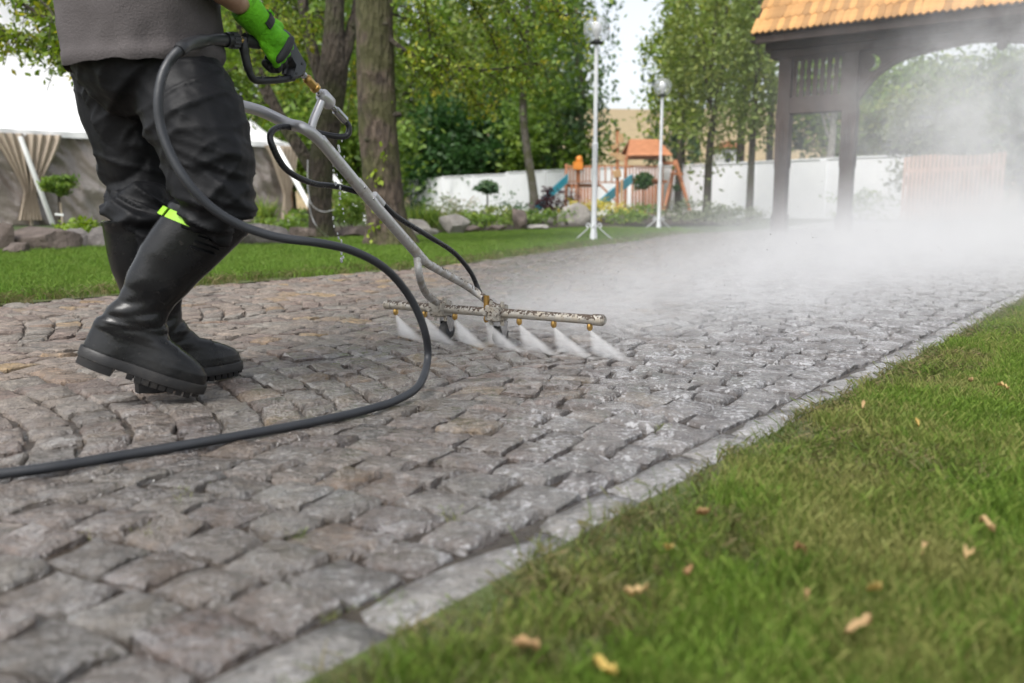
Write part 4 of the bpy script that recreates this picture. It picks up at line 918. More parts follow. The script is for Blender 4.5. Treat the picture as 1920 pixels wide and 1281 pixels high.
# overhanging tree at the upper left
b0 = Vector((-8.2, 10.5, 0)); T3 = thing('tree', b0, 'leafy yellow-green branches overhanging the white tent', 'tree')
mb = MB(); trunk_mesh(mb, [b0-ZU*.1, b0+ZU*.8, b0+Vector((.2, -.3, 2.2)), b0+Vector((.3, -.6, 4.2)), b0+Vector((.2, -.8, 6))], [.24, .2, .17, .12, .05], 16, flare=.2); mb.build('trunk', 'bark_dark', T3)
s0 = b0+Vector((.25, -.5, 3.4))
st = [([s0]+L_((-120, -40, 8.8), (0, -10, 7.6), (90, 40, 7.2), (130, 110, 7.1)), .03, 46), ([s0]+L_((-100, -90, 8.8), (30, -60, 7.8), (110, -20, 7.6), (170, 30, 7.6)), .03, 52), ([s0]+L_((-130, 0, 8.8), (-30, 40, 7.7), (30, 70, 7.5), (90, 100, 7.4)), .022, 26), ([s0]+L_((-80, -60, 8.5), (60, -10, 7.3), (115, 60, 7.1), (138, 150, 7.1)), .016, 26), ([s0]+L_((-100, -120, 9.4), (0, -100, 8.4), (60, -40, 8.2), (90, 20, 8.2)), .024, 50)]
hanging(rg, T3, st, 'bark_dark', 'leaf_yellowgreen', .034, 24, tw=(.2, .55))

GB = 'trees beyond the white wall'
tree('tree', 'tall dark evergreen behind the wall nearest the stout trunk', 790, 57, 17, .28, (7.5, 4.2, 7.5), 7000, .24, 'leaf_green', group=GB, seed=1)
tree('tree', 'dark spreading tree rising over the lowest white wall panels', 868, 60, 16, .28, (7, 4.4, 7), 9000, .25, 'leaf_dark', group=GB, seed=2)
tree('tree', 'dark green tree behind the stepped middle wall panels', 950, 54, 17, .25, (7.6, 4.0, 7.6), 6500, .23, 'leaf_olive', group=GB, seed=3)
tree('tree', 'shady tree low behind the wall between two taller ones', 905, 50, 7, .2, (3.4, 3.8, 3.2), 6500, .2, 'leaf_dark', group=GB, seed=4)
tree('tree', 'low dark bushy tree behind the leftmost white wall panels', 815, 51, 7, .2, (3.2, 3.4, 3.1), 6000, .2, 'leaf_dark', group=GB, seed=5)
tree('tree', 'low dark tree behind the slide of the playset', 1040, 47, 8, .2, (3.6, 3.4, 3.4), 6000, .19, 'leaf_green', group=GB, seed=6)
tree('tree', 'bare grey lower trunk with high crown standing before the white wall', 1000, 37, 16, .19, (9.5, 2.8, 5.2), 5200, .17, 'leaf_green', 'bark_grey', GB, seed=7, lean=-.01)
tree('tree', 'weeping blue-green birch rising behind the nearer globe lamp', 1075, 46, 20, .2, (10.5, 2.1, 9.0), 5600, .17, 'leaf_blue', 'bark_grey', GB, nclump=70, droop=.35, seed=8)
tree('tree', 'slender olive tree leaning into the gap beside the birch', 1035, 52, 18, .2, (10, 2.3, 8), 4200, .2, 'leaf_olive', group=GB, seed=9)
GC = 'trees behind the tent'
for i, (px, Y, h, cr, cz, rz, m_, lab) in enumerate(((430, 33, 13, 3.2, 6.8, 5.6, 'leaf_olive', 'olive green tree showing beyond the tent roof slope'), (545, 30, 12, 3.0, 6.2, 5.6, 'leaf_green', 'green tree filling the space behind the forked stems'), (640, 34, 14, 3.2, 6.2, 6.2, 'leaf_olive', 'light green tree between forked stems and stout trunk'), (672, 57, 17, 4.2, 8, 8, 'leaf_green', 'deep green tree close behind the stout trunk'), (590, 26, 5, 1.9, 2.7, 1.8, 'leaf_green', 'small bushy tree at the foot of the forked stems'), (330, 40, 16, 4, 8, 6, 'leaf_green', 'tall tree hidden mostly behind the white tent'), (752, 60, 18, 4.0, 9, 8, 'leaf_blue', 'blue-green tree behind the hanging yellow branches'), (670, 27, 5, 1.8, 2.4, 1.8, 'leaf_green', 'low leafy tree beside the stout trunk foot'), (200, 44, 17, 4.5, 9, 7, 'leaf_olive', 'tall olive tree above the tent roof'))):
    tree('tree', lab, px, Y, h, .2, (cz, cr, rz), 7000 if Y > 28 else 4500, .15 if Y > 28 else .11, m_, group=GC, seed=20+i)
GD = 'trees between lamps and gate'
tree('tree', 'layered dark conifer behind the farther globe lamp', 1280, 52, 19, .22, (10, 2.6, 8.5), 5200, .2, 'leaf_blue', group=GD, droop=.16, seed=41)
tree('tree', 'yellow-green tree with slim trunk standing behind the swing frame', 1325, 27, 9.5, .13, (5.4, 1.6, 3.5), 4600, .10, 'leaf_olive', 'bark_dark', GD, seed=42)
tree('tree', 'yellow-green tree standing just before the gate post', 1405, 25, 8, .11, (4.6, 1.3, 2.5), 4000, .09, 'leaf_olive', 'bark_dark', GD, seed=43)
tree('tree', 'tall airy tree reaching above the left roof corner of the gate', 1385, 38, 15, .2, (9.2, 3.0, 5), 3800, .15, 'leaf_olive', group=GD, seed=44)
tree('tree', 'bright tree rising between conifer and farther lamp', 1270, 34, 9, .14, (5.6, 1.5, 3), 3600, .12, 'leaf_yellowgreen', group=GD, seed=45, spread=.22)
tree('tree', 'sparse high branches between lamp and gate roof', 1440, 44, 17, .2, (11, 3.8, 5), 5200, .17, 'leaf_olive', group=GD, seed=46)
tree('tree', 'pale leaning trunk seen through the wicket of the gate', 1545, 31, 9, .16, (5.6, 1.8, 2.4), 3600, .12, 'leaf_green', 'bark_pale', GD, seed=47)
GE = 'trees seen through the gate arch'
for i, (px, Y, h, cr, cz, rz, m_, lab) in enumerate(((1640, 43, 9, 3.2, 4.4, 3.6, 'leaf_green', 'green tree right of the wicket post under the arch'), (1735, 47, 9.6, 3.6, 4.6, 4.0, 'leaf_green', 'green tree beneath the middle of the arch'), (1830, 46, 9.2, 3.4, 4.6, 4.0, 'leaf_dark', 'dark tree beneath the pendant knob of the arch'), (1915, 44, 9.4, 3.4, 4.6, 4.0, 'leaf_green', 'green tree at the edge of the picture under the arch'), (1690, 36, 5.5, 2.0, 2.9, 2.2, 'leaf_olive', 'light olive bushy tree low under the arch'), (2010, 40, 9, 3.2, 4.6, 4.0, 'leaf_dark', 'dark tree past the right end of the arch'), (1560, 50, 9, 3.0, 5.6, 3.2, 'leaf_dark', 'dark foliage seen through the wicket balusters'))):
    tree('tree', lab, px, Y, h, .18, (cz, cr, rz), 6500, .17, m_, group=GE, seed=60+i)
tree('shrub', 'pale silvery shrub standing in the steam beyond the gate', 1745, 22, 3.6, .06, (2.2, 1.25, 1.5), 3600, .08, 'leaf_silver', 'bark_grey', seed=70)
# ------------------------------------------------------------------ white tent
mk('tent_white', (.83, .83, .82), (.80, .80, .79), 1.2, .55, bump=.1, bscale=3, bdist=.03)
mk('tent_pole', (.78, .79, .78), (.70, .71, .70), 3, .4)
mk('curtain', (.45, .38, .30), (.36, .29, .22), 8, .8, bump=.5, bscale=20, stretch=(3, 3, .4))
mk('wood_post', (.40, .20, .10), (.28, .13, .06), 10, .6)
def plastic_wall():
    m, nt, b = new_mat('tent_film'); v = coords(nt, 'Object', (1, 1, 1.6)); f = noise_n(nt, v, .8, 4, .6, 1.0); g = noise_n(nt, v, 5.5, 6, .75, 1.6)
    col = ramp_n(nt, f, [(.25, (.15, .12, .10)), (.5, (.22, .185, .16)), (.78, (.34, .31, .285))]); lk(nt, col, b.inputs['Base Color']); b.inputs['Roughness'].default_value = .16
    b.inputs['Coat Weight'].default_value = 1.; b.inputs['Coat Roughness'].default_value = .06; set_bump(nt, b, g, .6, .05); MATS['tent_film'] = m
plastic_wall()
tA, tB = P(45, 255, 19.3), P(545, 276, 23.4); tA.z = tB.z = 0; TE = (tB-tA).normalized(); TN = Vector((-TE.y, TE.x, 0)); TL = (tB-tA).length
tent = thing('tent', tA, 'white peaked marquee with clear film walls behind the boulders', 'tent')
EV = 2.05; bay = TL*.66; corner = tB
def tent_pt(a, c, z=0.0): return corner-TE*a+TN*c+ZU*z     # a = distance left of the right corner, c = depth
def roof():
    mb = MB(); nx, ny = 90, 22; D = 5.6; A = bay*3; rows = []
    for j in range(ny+1):
        row = []
        for i in range(nx+1):
            a = A*i/nx; c = D*j/ny; v = 1-abs(c/(D/2)-1)             # 0 at eaves, 1 at ridge
            ph = (a/bay) % 1.0; u = 1-abs(ph*2-1); prof = .58+.42*u**1.6
            if a < bay/2: prof = min(prof, 1.0)*1.0
            m = v**1.45*prof
            if a < bay/2: m = min(v**1.45*prof, (u**1.45))
            row.append(tent_pt(a, c, EV+4.2*m+(.03*math.sin(a*4) if j in (0, ny) else 0)))
        rows.append(row)
    b = MB(); b.loft(rows, cap=False, closed=False); return b
roof().build('roof', 'tent_white', tent, sharp=60)
b = MB()                                                  # valance
rows = [[tent_pt(bay*3*i/80, -.03+.03*math.sin(i*1.7), EV+.02-.13*k) for i in range(81)] for k in (0, 1)]; b.loft(rows, cap=False, closed=False); b.build('valance', 'tent_white', tent)
b = MB(); rows = [[tent_pt(-.03+.02*math.sin(i*2), 5.6*i/40, EV+.02-.13*k) for i in range(41)] for k in (0, 1)]; b.loft(rows, cap=False, closed=False); b.build('valance', 'tent_white', tent)
def film(a0, a1, c0, c1, nm):
    rows = []
    for k in range(30):
        z = .0+(EV-.1)*k/29; row = []
        for i in range(90):
            t = i/89; L_a = t*(abs(a1-a0)+abs(c1-c0)); g1, g2 = L_a*.55+z*.85, -L_a*.85+z*.55; r1 = 1-abs(mnoise.noise(Vector((g1*.7, g2*3.2, a0)))*2); r2 = 1-abs(mnoise.noise(Vector((g1*1.6+3, g2*8+z*2, a0+4)))*2)
            q = .10*r1+.05*r2; row.append(tent_pt(a0+(a1-a0)*t, c0+(c1-c0)*t, z)+TN*(.18-q)*(1 if c0 == c1 else 0)-TE*(.18-q)*(0 if c0 == c1 else 1))
        rows.append(row)
    b = MB(); b.loft(rows, cap=False, closed=False); b.build(nm, 'tent_film', tent)
for k in range(3): film(bay*k*1.0+.08, bay*(k+1)-.08, 0, 0, 'film_wall')
film(0.0, 0.0, .1, 5.5, 'film_wall')
aL = TL
for a in (0.12, TL*.5, TL, TL*1.5):
    b = MB(); b.tube([tent_pt(a, .02, -.02), tent_pt(a, .02, EV)], .045 if a > .2 else .04, 10); b.build('post', 'curtain' if a == TL else 'tent_pole', tent)
b = MB(); b.box(tent_pt(.0, .1, EV/2), (.07, .07, EV)); b.build('wood_post', 'wood_post', tent)
b = MB(); b.bar(P(38, 256, 19.0), G(99, 421), .10, .05, (0, -1, 0), .01); b.build('strut', 'tent_pole', tent)
b = MB(); b.bar(P(520, 276, 23.0), P(585, 395, 22.0), .12, .05, (0, -1, 0), .01); b.build('strut', 'tent_pole', tent)
b = MB(); b.bar(P(615, 318, 22.2), P(690, 418, 20.5), .10, .04, (0, -1, 0), .01); b.build('strut', 'tent_pole', tent)
def drape(top_pts, tie, bottom, nm):
    """cloth hung from top_pts, drawn to tie, falling to bottom"""
    n = 22; rows = []
    for k in range(15):
        t = k/14; row = []
        for i in range(n):
            s = i/(n-1); top = top_pts[0].lerp(top_pts[1], s); fold = TN*(-.05+.045*math.sin(s*26))
            if t < .55:
                q = t/.55; ti = tie+TE*((s-.5)*.10); p = top.lerp(ti, q**(.75+.5*s)); p.z = top.z+(ti.z-top.z)*q
            else:
                q = (t-.55)/.45; ti = tie+TE*((s-.5)*.10); p = ti.lerp(bottom+TE*((s-.5)*.30), q)
            row.append(p+fold)
        rows.append(row)
    b = MB(); b.loft(rows, cap=False, closed=False); b.build(nm, 'curtain', tent)
pt = tent_pt(TL, -.05, 0)
drape([pt+TE*.02+ZU*1.98, pt+TE*.75+ZU*1.98], pt+TE*.06+ZU*.75, pt+TE*.05+ZU*.1, 'curtain'); drape([pt-TE*.75+ZU*1.98, pt-TE*.02+ZU*1.98], pt-TE*.06+ZU*.75, pt-TE*.15+ZU*.1, 'curtain')
p0 = tent_pt(.25, -.05); drape([p0-TE*.55+ZU*1.98, p0+TE*.05+ZU*1.98], p0-TE*.0+ZU*.7, p0-TE*.02+ZU*.05, 'curtain'); drape([p0+TE*.02+ZU*1.98, p0+TE*.45+ZU*1.98], p0+TE*.08+ZU*.7, p0+TE*.06+ZU*.05, 'curtain')

# ------------------------------------------------------------------ boulders
mk('rock_grey', (.22, .20, .19), (.10, .09, .085), 5, .85, bump=.9, bscale=14, bdist=.04)
mk('rock_brown', (.17, .135, .115), (.075, .058, .05), 5, .85, bump=.9, bscale=14, bdist=.04)
mk('rock_pale', (.36, .34, .31), (.17, .155, .14), 4, .85, bump=.9, bscale=14, bdist=.04)
def rock(x, y, w, h, mat, label, cat='boulder', seed=0):
    rng = np.random.default_rng(seed+int(x)*3+int(y)); c = G(x, y); s = c.y/FPX; bm = bmesh.new(); bmesh.ops.create_icosphere(bm, subdivisions=3, radius=1)
    pl = [(Vector(rng.normal(size=3)).normalized(), rng.uniform(.42, .8)) for _ in range(14)]+[(Vector((rng.normal(0, .3), rng.normal(0, .3), 1)).normalized(), rng.uniform(.5, .8))]
    o = Vector(rng.uniform(0, 50, 3)); rad = Vector((w*s*.5, w*s*.40*rng.uniform(.8, 1.2), h*s*.70))
    for v in bm.verts:
        p = v.co.copy()
        for n_, d in pl:
            k = p.dot(n_)
            if k > d: p -= n_*(k-d)*.93
        p *= 1+.10*mnoise.noise(p*2.2+o)+.04*mnoise.noise(p*6+o); v.co = Vector((p.x*rad.x, p.y*rad.y, p.z*rad.z))*1.25
    zmin = min(v.co.z for v in bm.verts)
    for v in bm.verts: v.co += Vector((c.x, c.y+rad.y, -zmin*.66))
    me = bpy.data.meshes.new('boulder'); bm.to_mesh(me); bm.free(); o_ = link('boulder', me, mat, None, True, (c.x, c.y+rad.y, 0)); me.set_sharp_from_angle(angle=R(28)); tag(o_, label, cat, 'boulders edging the garden bed')
RK = [(5, 474, 42, 58, 'rock_brown', 'upright brown boulder cut off by the picture edge before the tent'), (66, 473, 118, 50, 'rock_brown', 'largest flat brown boulder at the foot of the white tent strut'), (18, 480, 54, 26, 'rock_brown', 'low brown boulder in front of the big flat one'),
      (134, 468, 62, 44, 'rock_grey', 'slanting grey slab between big boulder and lime-green plant'), (178, 468, 60, 42, 'rock_grey', 'dark grey boulder below the lime-green plant'), (222, 468, 52, 40, 'rock_grey', 'grey boulder just behind the far boot top'), (95, 452, 70, 24, 'rock_brown', 'small boulder behind the big flat one'),
      (478, 464, 130, 44, 'rock_grey', 'broad dark slab behind the trouser knee'), (560, 452, 60, 22, 'rock_brown', 'low brown boulder left of the forked tree'), (655, 446, 66, 22, 'rock_brown', 'low dark boulder between the two trunks'),
      (782, 443, 50, 34, 'rock_pale', 'pale pointed boulder right beside the stout trunk'), (800, 446, 34, 16, 'rock_pale', 'small pale stone at the foot of the pointed boulder'), (849, 442, 66, 42, 'rock_pale', 'large pale boulder with a bright slanting face'),
      (880, 437, 44, 14, 'rock_brown', 'low brown stone right of the large pale boulder'), (911, 432, 34, 24, 'rock_grey', 'pointed grey boulder below the standard pine'), (928, 436, 44, 13, 'rock_brown', 'flat stone in front of the pointed grey boulder'), (932, 426, 26, 14, 'rock_pale', 'small rounded stone behind the flat one'),
      (975, 434, 40, 36, 'rock_brown', 'tall rounded brown boulder in the middle of the bed edge'), (1003, 434, 46, 12, 'rock_pale', 'flat pale stone right of the rounded brown boulder'), (1016, 424, 62, 24, 'rock_grey', 'long flat-topped grey rock left of the purple shrub'), (1052, 424, 20, 22, 'rock_pale', 'narrow upright stone in the bed edge'),
      (1083, 424, 56, 38, 'rock_pale', 'pale triangular boulder left of the nearer lamp post'), (1102, 422, 26, 20, 'rock_grey', 'small grey stone close to the nearer lamp post'), (1152, 420, 44, 18, 'rock_pale', 'flat stone right of the nearer lamp post'), (1196, 416, 44, 13, 'rock_grey', 'low grey stone left of the farther lamp post'), (1262, 412, 60, 14, 'rock_pale', 'low stone right of the farther lamp post'), (1310, 410, 50, 14, 'rock_grey', 'low stone in thin steam before the swing frame'), (1216, 398, 60, 46, 'rock_grey', 'dark tall rock mound beneath the round clipped tree'), (1360, 408, 56, 13, 'rock_pale', 'low pale stone fading into the steam')]
for r in RK: rock(*r)

# ------------------------------------------------------------------ planting
def plant(name, label, px, py, Y, rx, rz, n, leaf, mat, up=0., long=.45, stems=5, group='plants of the rock garden', tall=0.):
    rng = np.random.default_rng(int(px*3+Y)); b = P(px, py, Y); b.z = .0; t = thing(name, b, label, 'plant', group)
    if up:
        q = rng.uniform(0, 1, (n, 2)); a = q[:, 0]*6.283; r = rx*np.sqrt(q[:, 1])*.5; C = np.stack([b.x+r*np.cos(a), b.y+r*np.sin(a), rng.uniform(.25, .6, n)*rz], 1); ax = np.stack([np.cos(a)*.5, np.sin(a)*.5, np.full(n, 1.2)], 1)
        v, f, ti = leaves(C, rng.uniform(.5, 1.1, n)*rz*.5, rng.beta(1.5, 1.5, n), 0, long, rng, ax)
    else:
        p, tint, cl = crown_pts(rng, (b.x, b.y, rz*.62+tall), (rx, rx, rz*.55), n, 26, .24, .4); p[:, 2] = np.maximum(p[:, 2], .02+tall*.5); v, f, ti = leaves(p, leaf*rng.uniform(.6, 1.3, n), tint, .4, long, rng)
    link('foliage', fast_mesh('foliage', v, f, ti), mat, t, False)
    mb = MB()
    for k in range(stems): a = rng.uniform(0, 6.28); mb.tube([b+Vector((0, 0, -.02)), b+Vector((math.cos(a)*rx*.3, math.sin(a)*rx*.3, (rz*.4+tall)*.9))], [.008, .004], 5)
    mb.build('stem', 'bark_dark', t); return t
plant('plant', 'lime-green plant on top of the boulders by the tent', 152, 430, 9.2, .22, .26, 420, .035, 'leaf_lime')
plant('grass_clump', 'tuft of tall ornamental grass before the tent post', 497, 410, 14, .35, .65, 240, 0, 'leaf_green', 1, .03)
plant('plant', 'low green plant spreading right of the tent post', 560, 420, 13, .5, .3, 500, .05, 'leaf_green')
plant('plant', 'leafy green plant between the two trunks', 650, 415, 13, .5, .55, 700, .05, 'leaf_green'); plant('plant', 'yellowish shrub glimpsed between the two trunks', 655, 400, 16, .4, .75, 500, .05, 'leaf_olive')
plant('grass_clump', 'dense grassy clump right beside the stout trunk', 790, 410, 13.2, .55, .52, 420, 0, 'leaf_green', 1, .035); plant('grass_clump', 'grassy clump behind the large pale boulder', 833, 410, 13.6, .5, .45, 340, 0, 'leaf_olive', 1, .04)
plant('plant', 'brownish seed-headed perennial left of the standard pine', 838, 400, 15, .4, .52, 420, .04, 'flower_white'); plant('plant', 'pale flat-headed perennial beside the white wall', 868, 400, 15.5, .42, .5, 420, .04, 'flower_white'); plant('plant', 'low green mound in front of the standard pine', 893, 410, 14.5, .5, .3, 520, .045, 'leaf_green')
plant('plant', 'green cushion behind the pointed grey boulder', 932, 408, 15.5, .55, .36, 560, .045, 'leaf_olive'); plant('plant', 'airy dark perennial right of the standard pine', 957, 400, 17, .45, .55, 380, .04, 'leaf_dark'); plant('plant', 'flat bright green juniper behind the rounded brown boulder', 1000, 408, 17.5, .8, .3, 700, .05, 'leaf_green')
plant('shrub', 'dark purple-leaved shrub in front of the slide', 1044, 398, 20, .5, .68, 900, .05, 'leaf_purple'); plant('plant', 'yellow-flowering plant behind the nearer lamp post', 1130, 400, 20.5, .75, .5, 800, .05, 'flower_yellow'); plant('plant', 'small yellow plant against the purple shrub', 1068, 396, 19.5, .25, .5, 200, .05, 'flower_yellow')
plant('plant', 'low green plant between the two lamp posts', 1170, 405, 19.5, .6, .28, 500, .05, 'leaf_green'); plant('plant', 'dark green plant before the rock mound', 1200, 405, 21, .6, .4, 500, .05, 'leaf_green'); plant('plant', 'greyish shrub in thin steam right of the farther lamp', 1300, 400, 20, .9, .45, 800, .055, 'leaf_silver'); plant('plant', 'round shrub in steam right of the wicket post', 1615, 400, 22, .8, .75, 700, .06, 'leaf_green'); plant('plant', 'pale shrub in steam before the gate post', 1385, 400, 19, .7, .35, 600, .05, 'leaf_silver')
def standard(name, label, px, ytop, ybot, ybase, wpx, Y, mat, leaf, n, flat=1.0, stake=False):
    b = P(px, ybase, Y); b.z = 0; t = thing(name, b, label, 'clipped tree', 'clipped trees on bare stems'); top, bot = P(px, ytop, Y).z, P(px, ybot, Y).z; r = wpx/2*Y/FPX
    mb = MB(); mb.tube([b-ZU*.05, b+ZU*(bot*.6), b+ZU*(bot+.25*(top-bot))], [.022, .018, .012], 7); mb.build('trunk', 'bark_dark', t)
    rng = np.random.default_rng(int(px)); p, ti0, _ = crown_pts(rng, (b.x, b.y, (top+bot)/2), (r, r, (top-bot)/2*flat), n, 90, .13, .2); v, f, ti = leaves(p, leaf*rng.uniform(.6, 1.3, n), ti0, 0, .35, rng); link('crown', fast_mesh('crown', v, f, ti), mat, t, False)
    if stake: 
        q = MB(); q.tube([b+Vector((.035, -.03, -.05)), b+Vector((.03, -.03, bot*.85))], .011, 6); q.build('stake', 'curtain', t); q = MB(); q.bar(b+Vector((-.04, -.035, bot*.62)), b+Vector((.06, -.045, bot*.60)), .004, .022); q.build('tie', 'tent_pole', t)
standard('topiary_tree', 'clipped round topiary on a staked stem before the tent film', 116, 326, 366, 440, 62, 9.6, 'leaf_green', .028, 2600, 1.0, True)
standard('dwarf_pine', 'small spreading pine on a thin stem before the white wall', 914, 340, 362, 410, 42, 15.8, 'leaf_blue', .06, 700, 1.0)
standard('topiary_tree', 'round dark clipped tree above the rock mound by the playset', 1206, 322, 358, 395, 36, 24, 'leaf_dark', .05, 1300)
standard('topiary_tree', 'tiny clipped tree on a stem under the swing frame', 1267, 347, 358, 380, 13, 30, 'leaf_dark', .05, 300)

# ------------------------------------------------------------------ white garden wall in steps
mk('wall_white', (.87, .88, .90), (.82, .83, .86), 2, .7, bump=.1, bscale=10)
W0, W1 = P(780, 384, 50), P(1700, 384, 27); W0.z = W1.z = 0; WD = (W1-W0).normalized(); WLEN = (W1-W0).length; WN = Vector((WD.y, -WD.x, 0)); npan = 10
wall = thing('garden_wall', W0, 'white panelled garden wall stepping along behind bed and playset', 'wall')
for k in range(npan):
    a, c = W0+WD*(WLEN*k/npan), W0+WD*(WLEN*(k+1)/npan); h = 1.86+(.05 if k in (1, 2) else .0)+(.12 if k >= 3 else 0)-(.05 if k > 5 else 0)
    b = MB(); b.bar(a+WD*.02+ZU*(h/2-.05), c-WD*.02+ZU*(h/2-.05), .16, h+.1, (0, 0, 1), .01); o = b.build('panel', 'wall_white', wall, sharp=30)
    b = MB(); b.bar(a+ZU*(h+.03), c-WD*.004+ZU*(h+.03), .24, .055, (0, 0, 1), .01); b.build('coping', 'wall_white', o)
    b = MB(); b.box(a+ZU*(h/2), (.26, .26, h+.04), (WD, WN, ZU), .01); b.build('pillar', 'wall_white', o)
    for q in (1, 2): 
        m = a+(c-a)*(q/3.)+WN*.081; b = MB(); b.bar(m+ZU*.1, m+ZU*(h-.1), .012, .02, WN); b.build('joint_bead', 'wall_white', o)
mk('dark_metal', (.045, .05, .05), (.03, .033, .033), 10, .5)
fn = thing('mesh_fence', P(772, 390, 46), 'dark wire mesh fence panel left of the white wall', 'fence'); fb_ = P(772, 390, 46); fb_.z = 0; fn.location = fb_
for k in range(3): b = MB(); b.tube([fb_+Vector((-.5+.42*k, 0, 0)), fb_+Vector((-.5+.42*k, 0, 1.75))], .03, 6); b.build('post', 'dark_metal', fn)
for k in range(9): b = MB(); b.tube([fb_+Vector((-.5, 0, .15+.19*k)), fb_+Vector((.34, 0, .15+.19*k))], .016, 5); b.build('wire', 'dark_metal', fn)

# ------------------------------------------------------------------ playset
mk('cedar', (.46, .19, .085), (.32, .12, .05), 6, .6, stretch=(1, 1, 6)); mk('cedar_pale', (.50, .33, .17), (.38, .23, .11), 6, .6); mk('slide_teal', (.05, .42, .54), (.04, .36, .48), 3, .3); mk('toy_orange', (.75, .25, .03), None, 3, .4); mk('roof_cedar', (.55, .24, .12), (.42, .17, .08), 5, .6)
PY = 33.0
ps = thing('playset', (P(1160, 390, PY).x, PY, 0), 'red-brown wooden playset with two turquoise slides and swing frame', 'playset')
def pb(a, c, w, nm, mat='cedar', t=None, parent=ps): b = MB(); b.bar(a, c, w, t or w, (0, -1, 0) if abs((c-a).normalized().z) > .9 else (0, 0, 1), .006); return b.build(nm, mat, parent)
def gp(x, Y): p = P(x, 384, Y); p.z = 0; return p
def at_(x, y, Y): return P(x, y, Y)
for x, yt in ((1174, 290), (1241, 290)):
    for Y in (32.2, 34.2): top = at_(x, yt, Y); g_ = gp(x, Y); g_.x = top.x; pb(g_, top, .11, 'post')
for x, yt in ((1062, 308), (1118, 306), (1085, 306)):
    for Y in (32.3, 34.0): top = at_(x, yt, Y); g_ = Vector((top.x, Y, 0)); pb(g_, top, .10, 'post')
for x0, x1, y in ((1060, 1120, 348), (1172, 1243, 342)):
    a, c = at_(x0, y, 33.2), at_(x1, y, 33.2); b = MB(); b.bar(a, c, 1.9, .1, (0, 0, 1), .01); b.build('deck', 'cedar', ps)
for x0, x1, y0, y1 in ((1060, 1120, 312, 344), (1120, 1174, 312, 345), (1172, 1243, 312, 340)):
    for y in (y0, y1-3): pb(at_(x0, y, 32.15), at_(x1, y, 32.15), .09, 'rail', t=.05)
    n_ = int((x1-x0)/5.5)
    for k in range(n_):
        if x0 == 1120 and k % 2: continue
        x = x0+(x1-x0)*(k+.5)/n_; pb(at_(x, y0, 32.1), at_(x, y1-2, 32.1), .055, 'slat', t=.03)
for x in (1070, 1078): 
    g_ = gp(x, 31.7); pb(g_, at_(x+2, 345, 32.1), .06, 'ladder_side')
for y in (352, 360, 368, 376, 384): pb(at_(1068, y, 31.85), at_(1081, y, 31.85), .07, 'ladder_rung', t=.03)
for x in np.arange(1186, 1242, 6.2): pb(Vector((at_(x, 390, 32.15).x, 32.15, .05)), at_(x, 346, 32.15), .085, 'slat', t=.03)
for x in np.arange(1090, 1118, 6.2): pb(Vector((at_(x, 390, 32.2).x, 32.2, .05)), at_(x, 352, 32.2), .085, 'slat', t=.03)
pb(at_(1124, 392, 32.1), at_(1170, 346, 32.1), .07, 'brace'); pb(at_(1124, 346, 32.15), at_(1170, 392, 32.15), .07, 'brace')
# roof with boards
rf = bpy.data.objects.new('roof', None); COL.objects.link(rf); rf.parent = ps
rl_, rr2 = at_(1181, 264, 33.2), at_(1234, 264, 33.2); ez = at_(1200, 292, 32.0).z
for sgn in (-1, 1):
    for k in range(5):
        t0, t1 = k/5, (k+1)/5+.06; y0, y1 = 33.2+sgn*1.35*t0, 33.2+sgn*1.35*t1; z0_, z1_ = rl_.z+(ez-rl_.z)*t0+.04, rl_.z+(ez-rl_.z)*t1+.04; ex = .28*t1
        b = MB(); vs = [Vector((rl_.x-.28*t0, y0, z0_)), Vector((rr2.x+.28*t0, y0, z0_)), Vector((rr2.x+ex, y1, z1_)), Vector((rl_.x-ex, y1, z1_))]; b.prism(vs, Vector((0, 0, .03))); b.build('roof_board', 'roof_cedar', rf)
for xx in (rl_.x, rr2.x):
    b = MB(); b.prism([Vector((xx, 33.2, rl_.z)), Vector((xx, 31.95, ez)), Vector((xx, 34.45, ez))], Vector((.05, 0, 0))); b.build('gable', 'cedar', rf)
def slide(p0, p1, nm='slide'):
    b = MB(); d = (p1-p0); pts = spline([p0, p0+d*.12+ZU*-.02, p0+d*.5+ZU*-.02, p0+d*.85-ZU*.06, p1], 5); side = Vector((0, 1, 0)); rings = []
    for p in pts: p = Vector(p); rings.append([p-side*.34+ZU*.22, p-side*.29+ZU*.22, p-side*.24, p+side*.24, p+side*.29+ZU*.22, p+side*.34+ZU*.22, p+side*.3-ZU*.10, p-side*.3-ZU*.10])
    b.loft(rings); b.build(nm, 'slide_teal', ps, sharp=30)
slide(at_(1064, 337, 31.6), Vector((at_(1004, 390, 30.4).x, 30.4, .30))); slide(at_(1184, 338, 31.4), Vector((at_(1114, 390, 29.6).x, 29.6, .3)))
apx = at_(1266, 306, 33.0); pb(at_(1243, 306, 33.0), at_(1300, 306, 33.0)+Vector((-.6, 0, 0)), .12, 'swing_beam')
for x, Y in ((1243, 31.9), (1297, 31.9)): pb(apx+Vector((0, -.05, .1)), Vector((at_(x, 390, Y).x, Y, 0)), .10, 'frame_leg')
for x, Y in ((1250, 34.2), (1296, 34.4)): pb(apx+Vector((0, .05, .1)), Vector((at_(x, 390, Y).x, Y, 0)), .10, 'frame_leg')
pb(at_(1257, 326, 32.4), at_(1281, 326, 32.4), .08, 'cross_bar')
b = MB(); b.ball(at_(1086, 300, 32.3), (.13, .13, .16), 10, 8); b.build('steering_ball', 'toy_orange', ps)
b = MB(); b.box(at_(1084, 311, 32.0), (.36, .06, .3), None, .02); b.build('toy_panel', 'toy_orange', ps)
sg = gp(1158, 30); sgn_ = thing('signpost', sg, 'tall wooden signpost with pale boards beside the playset', 'signpost')
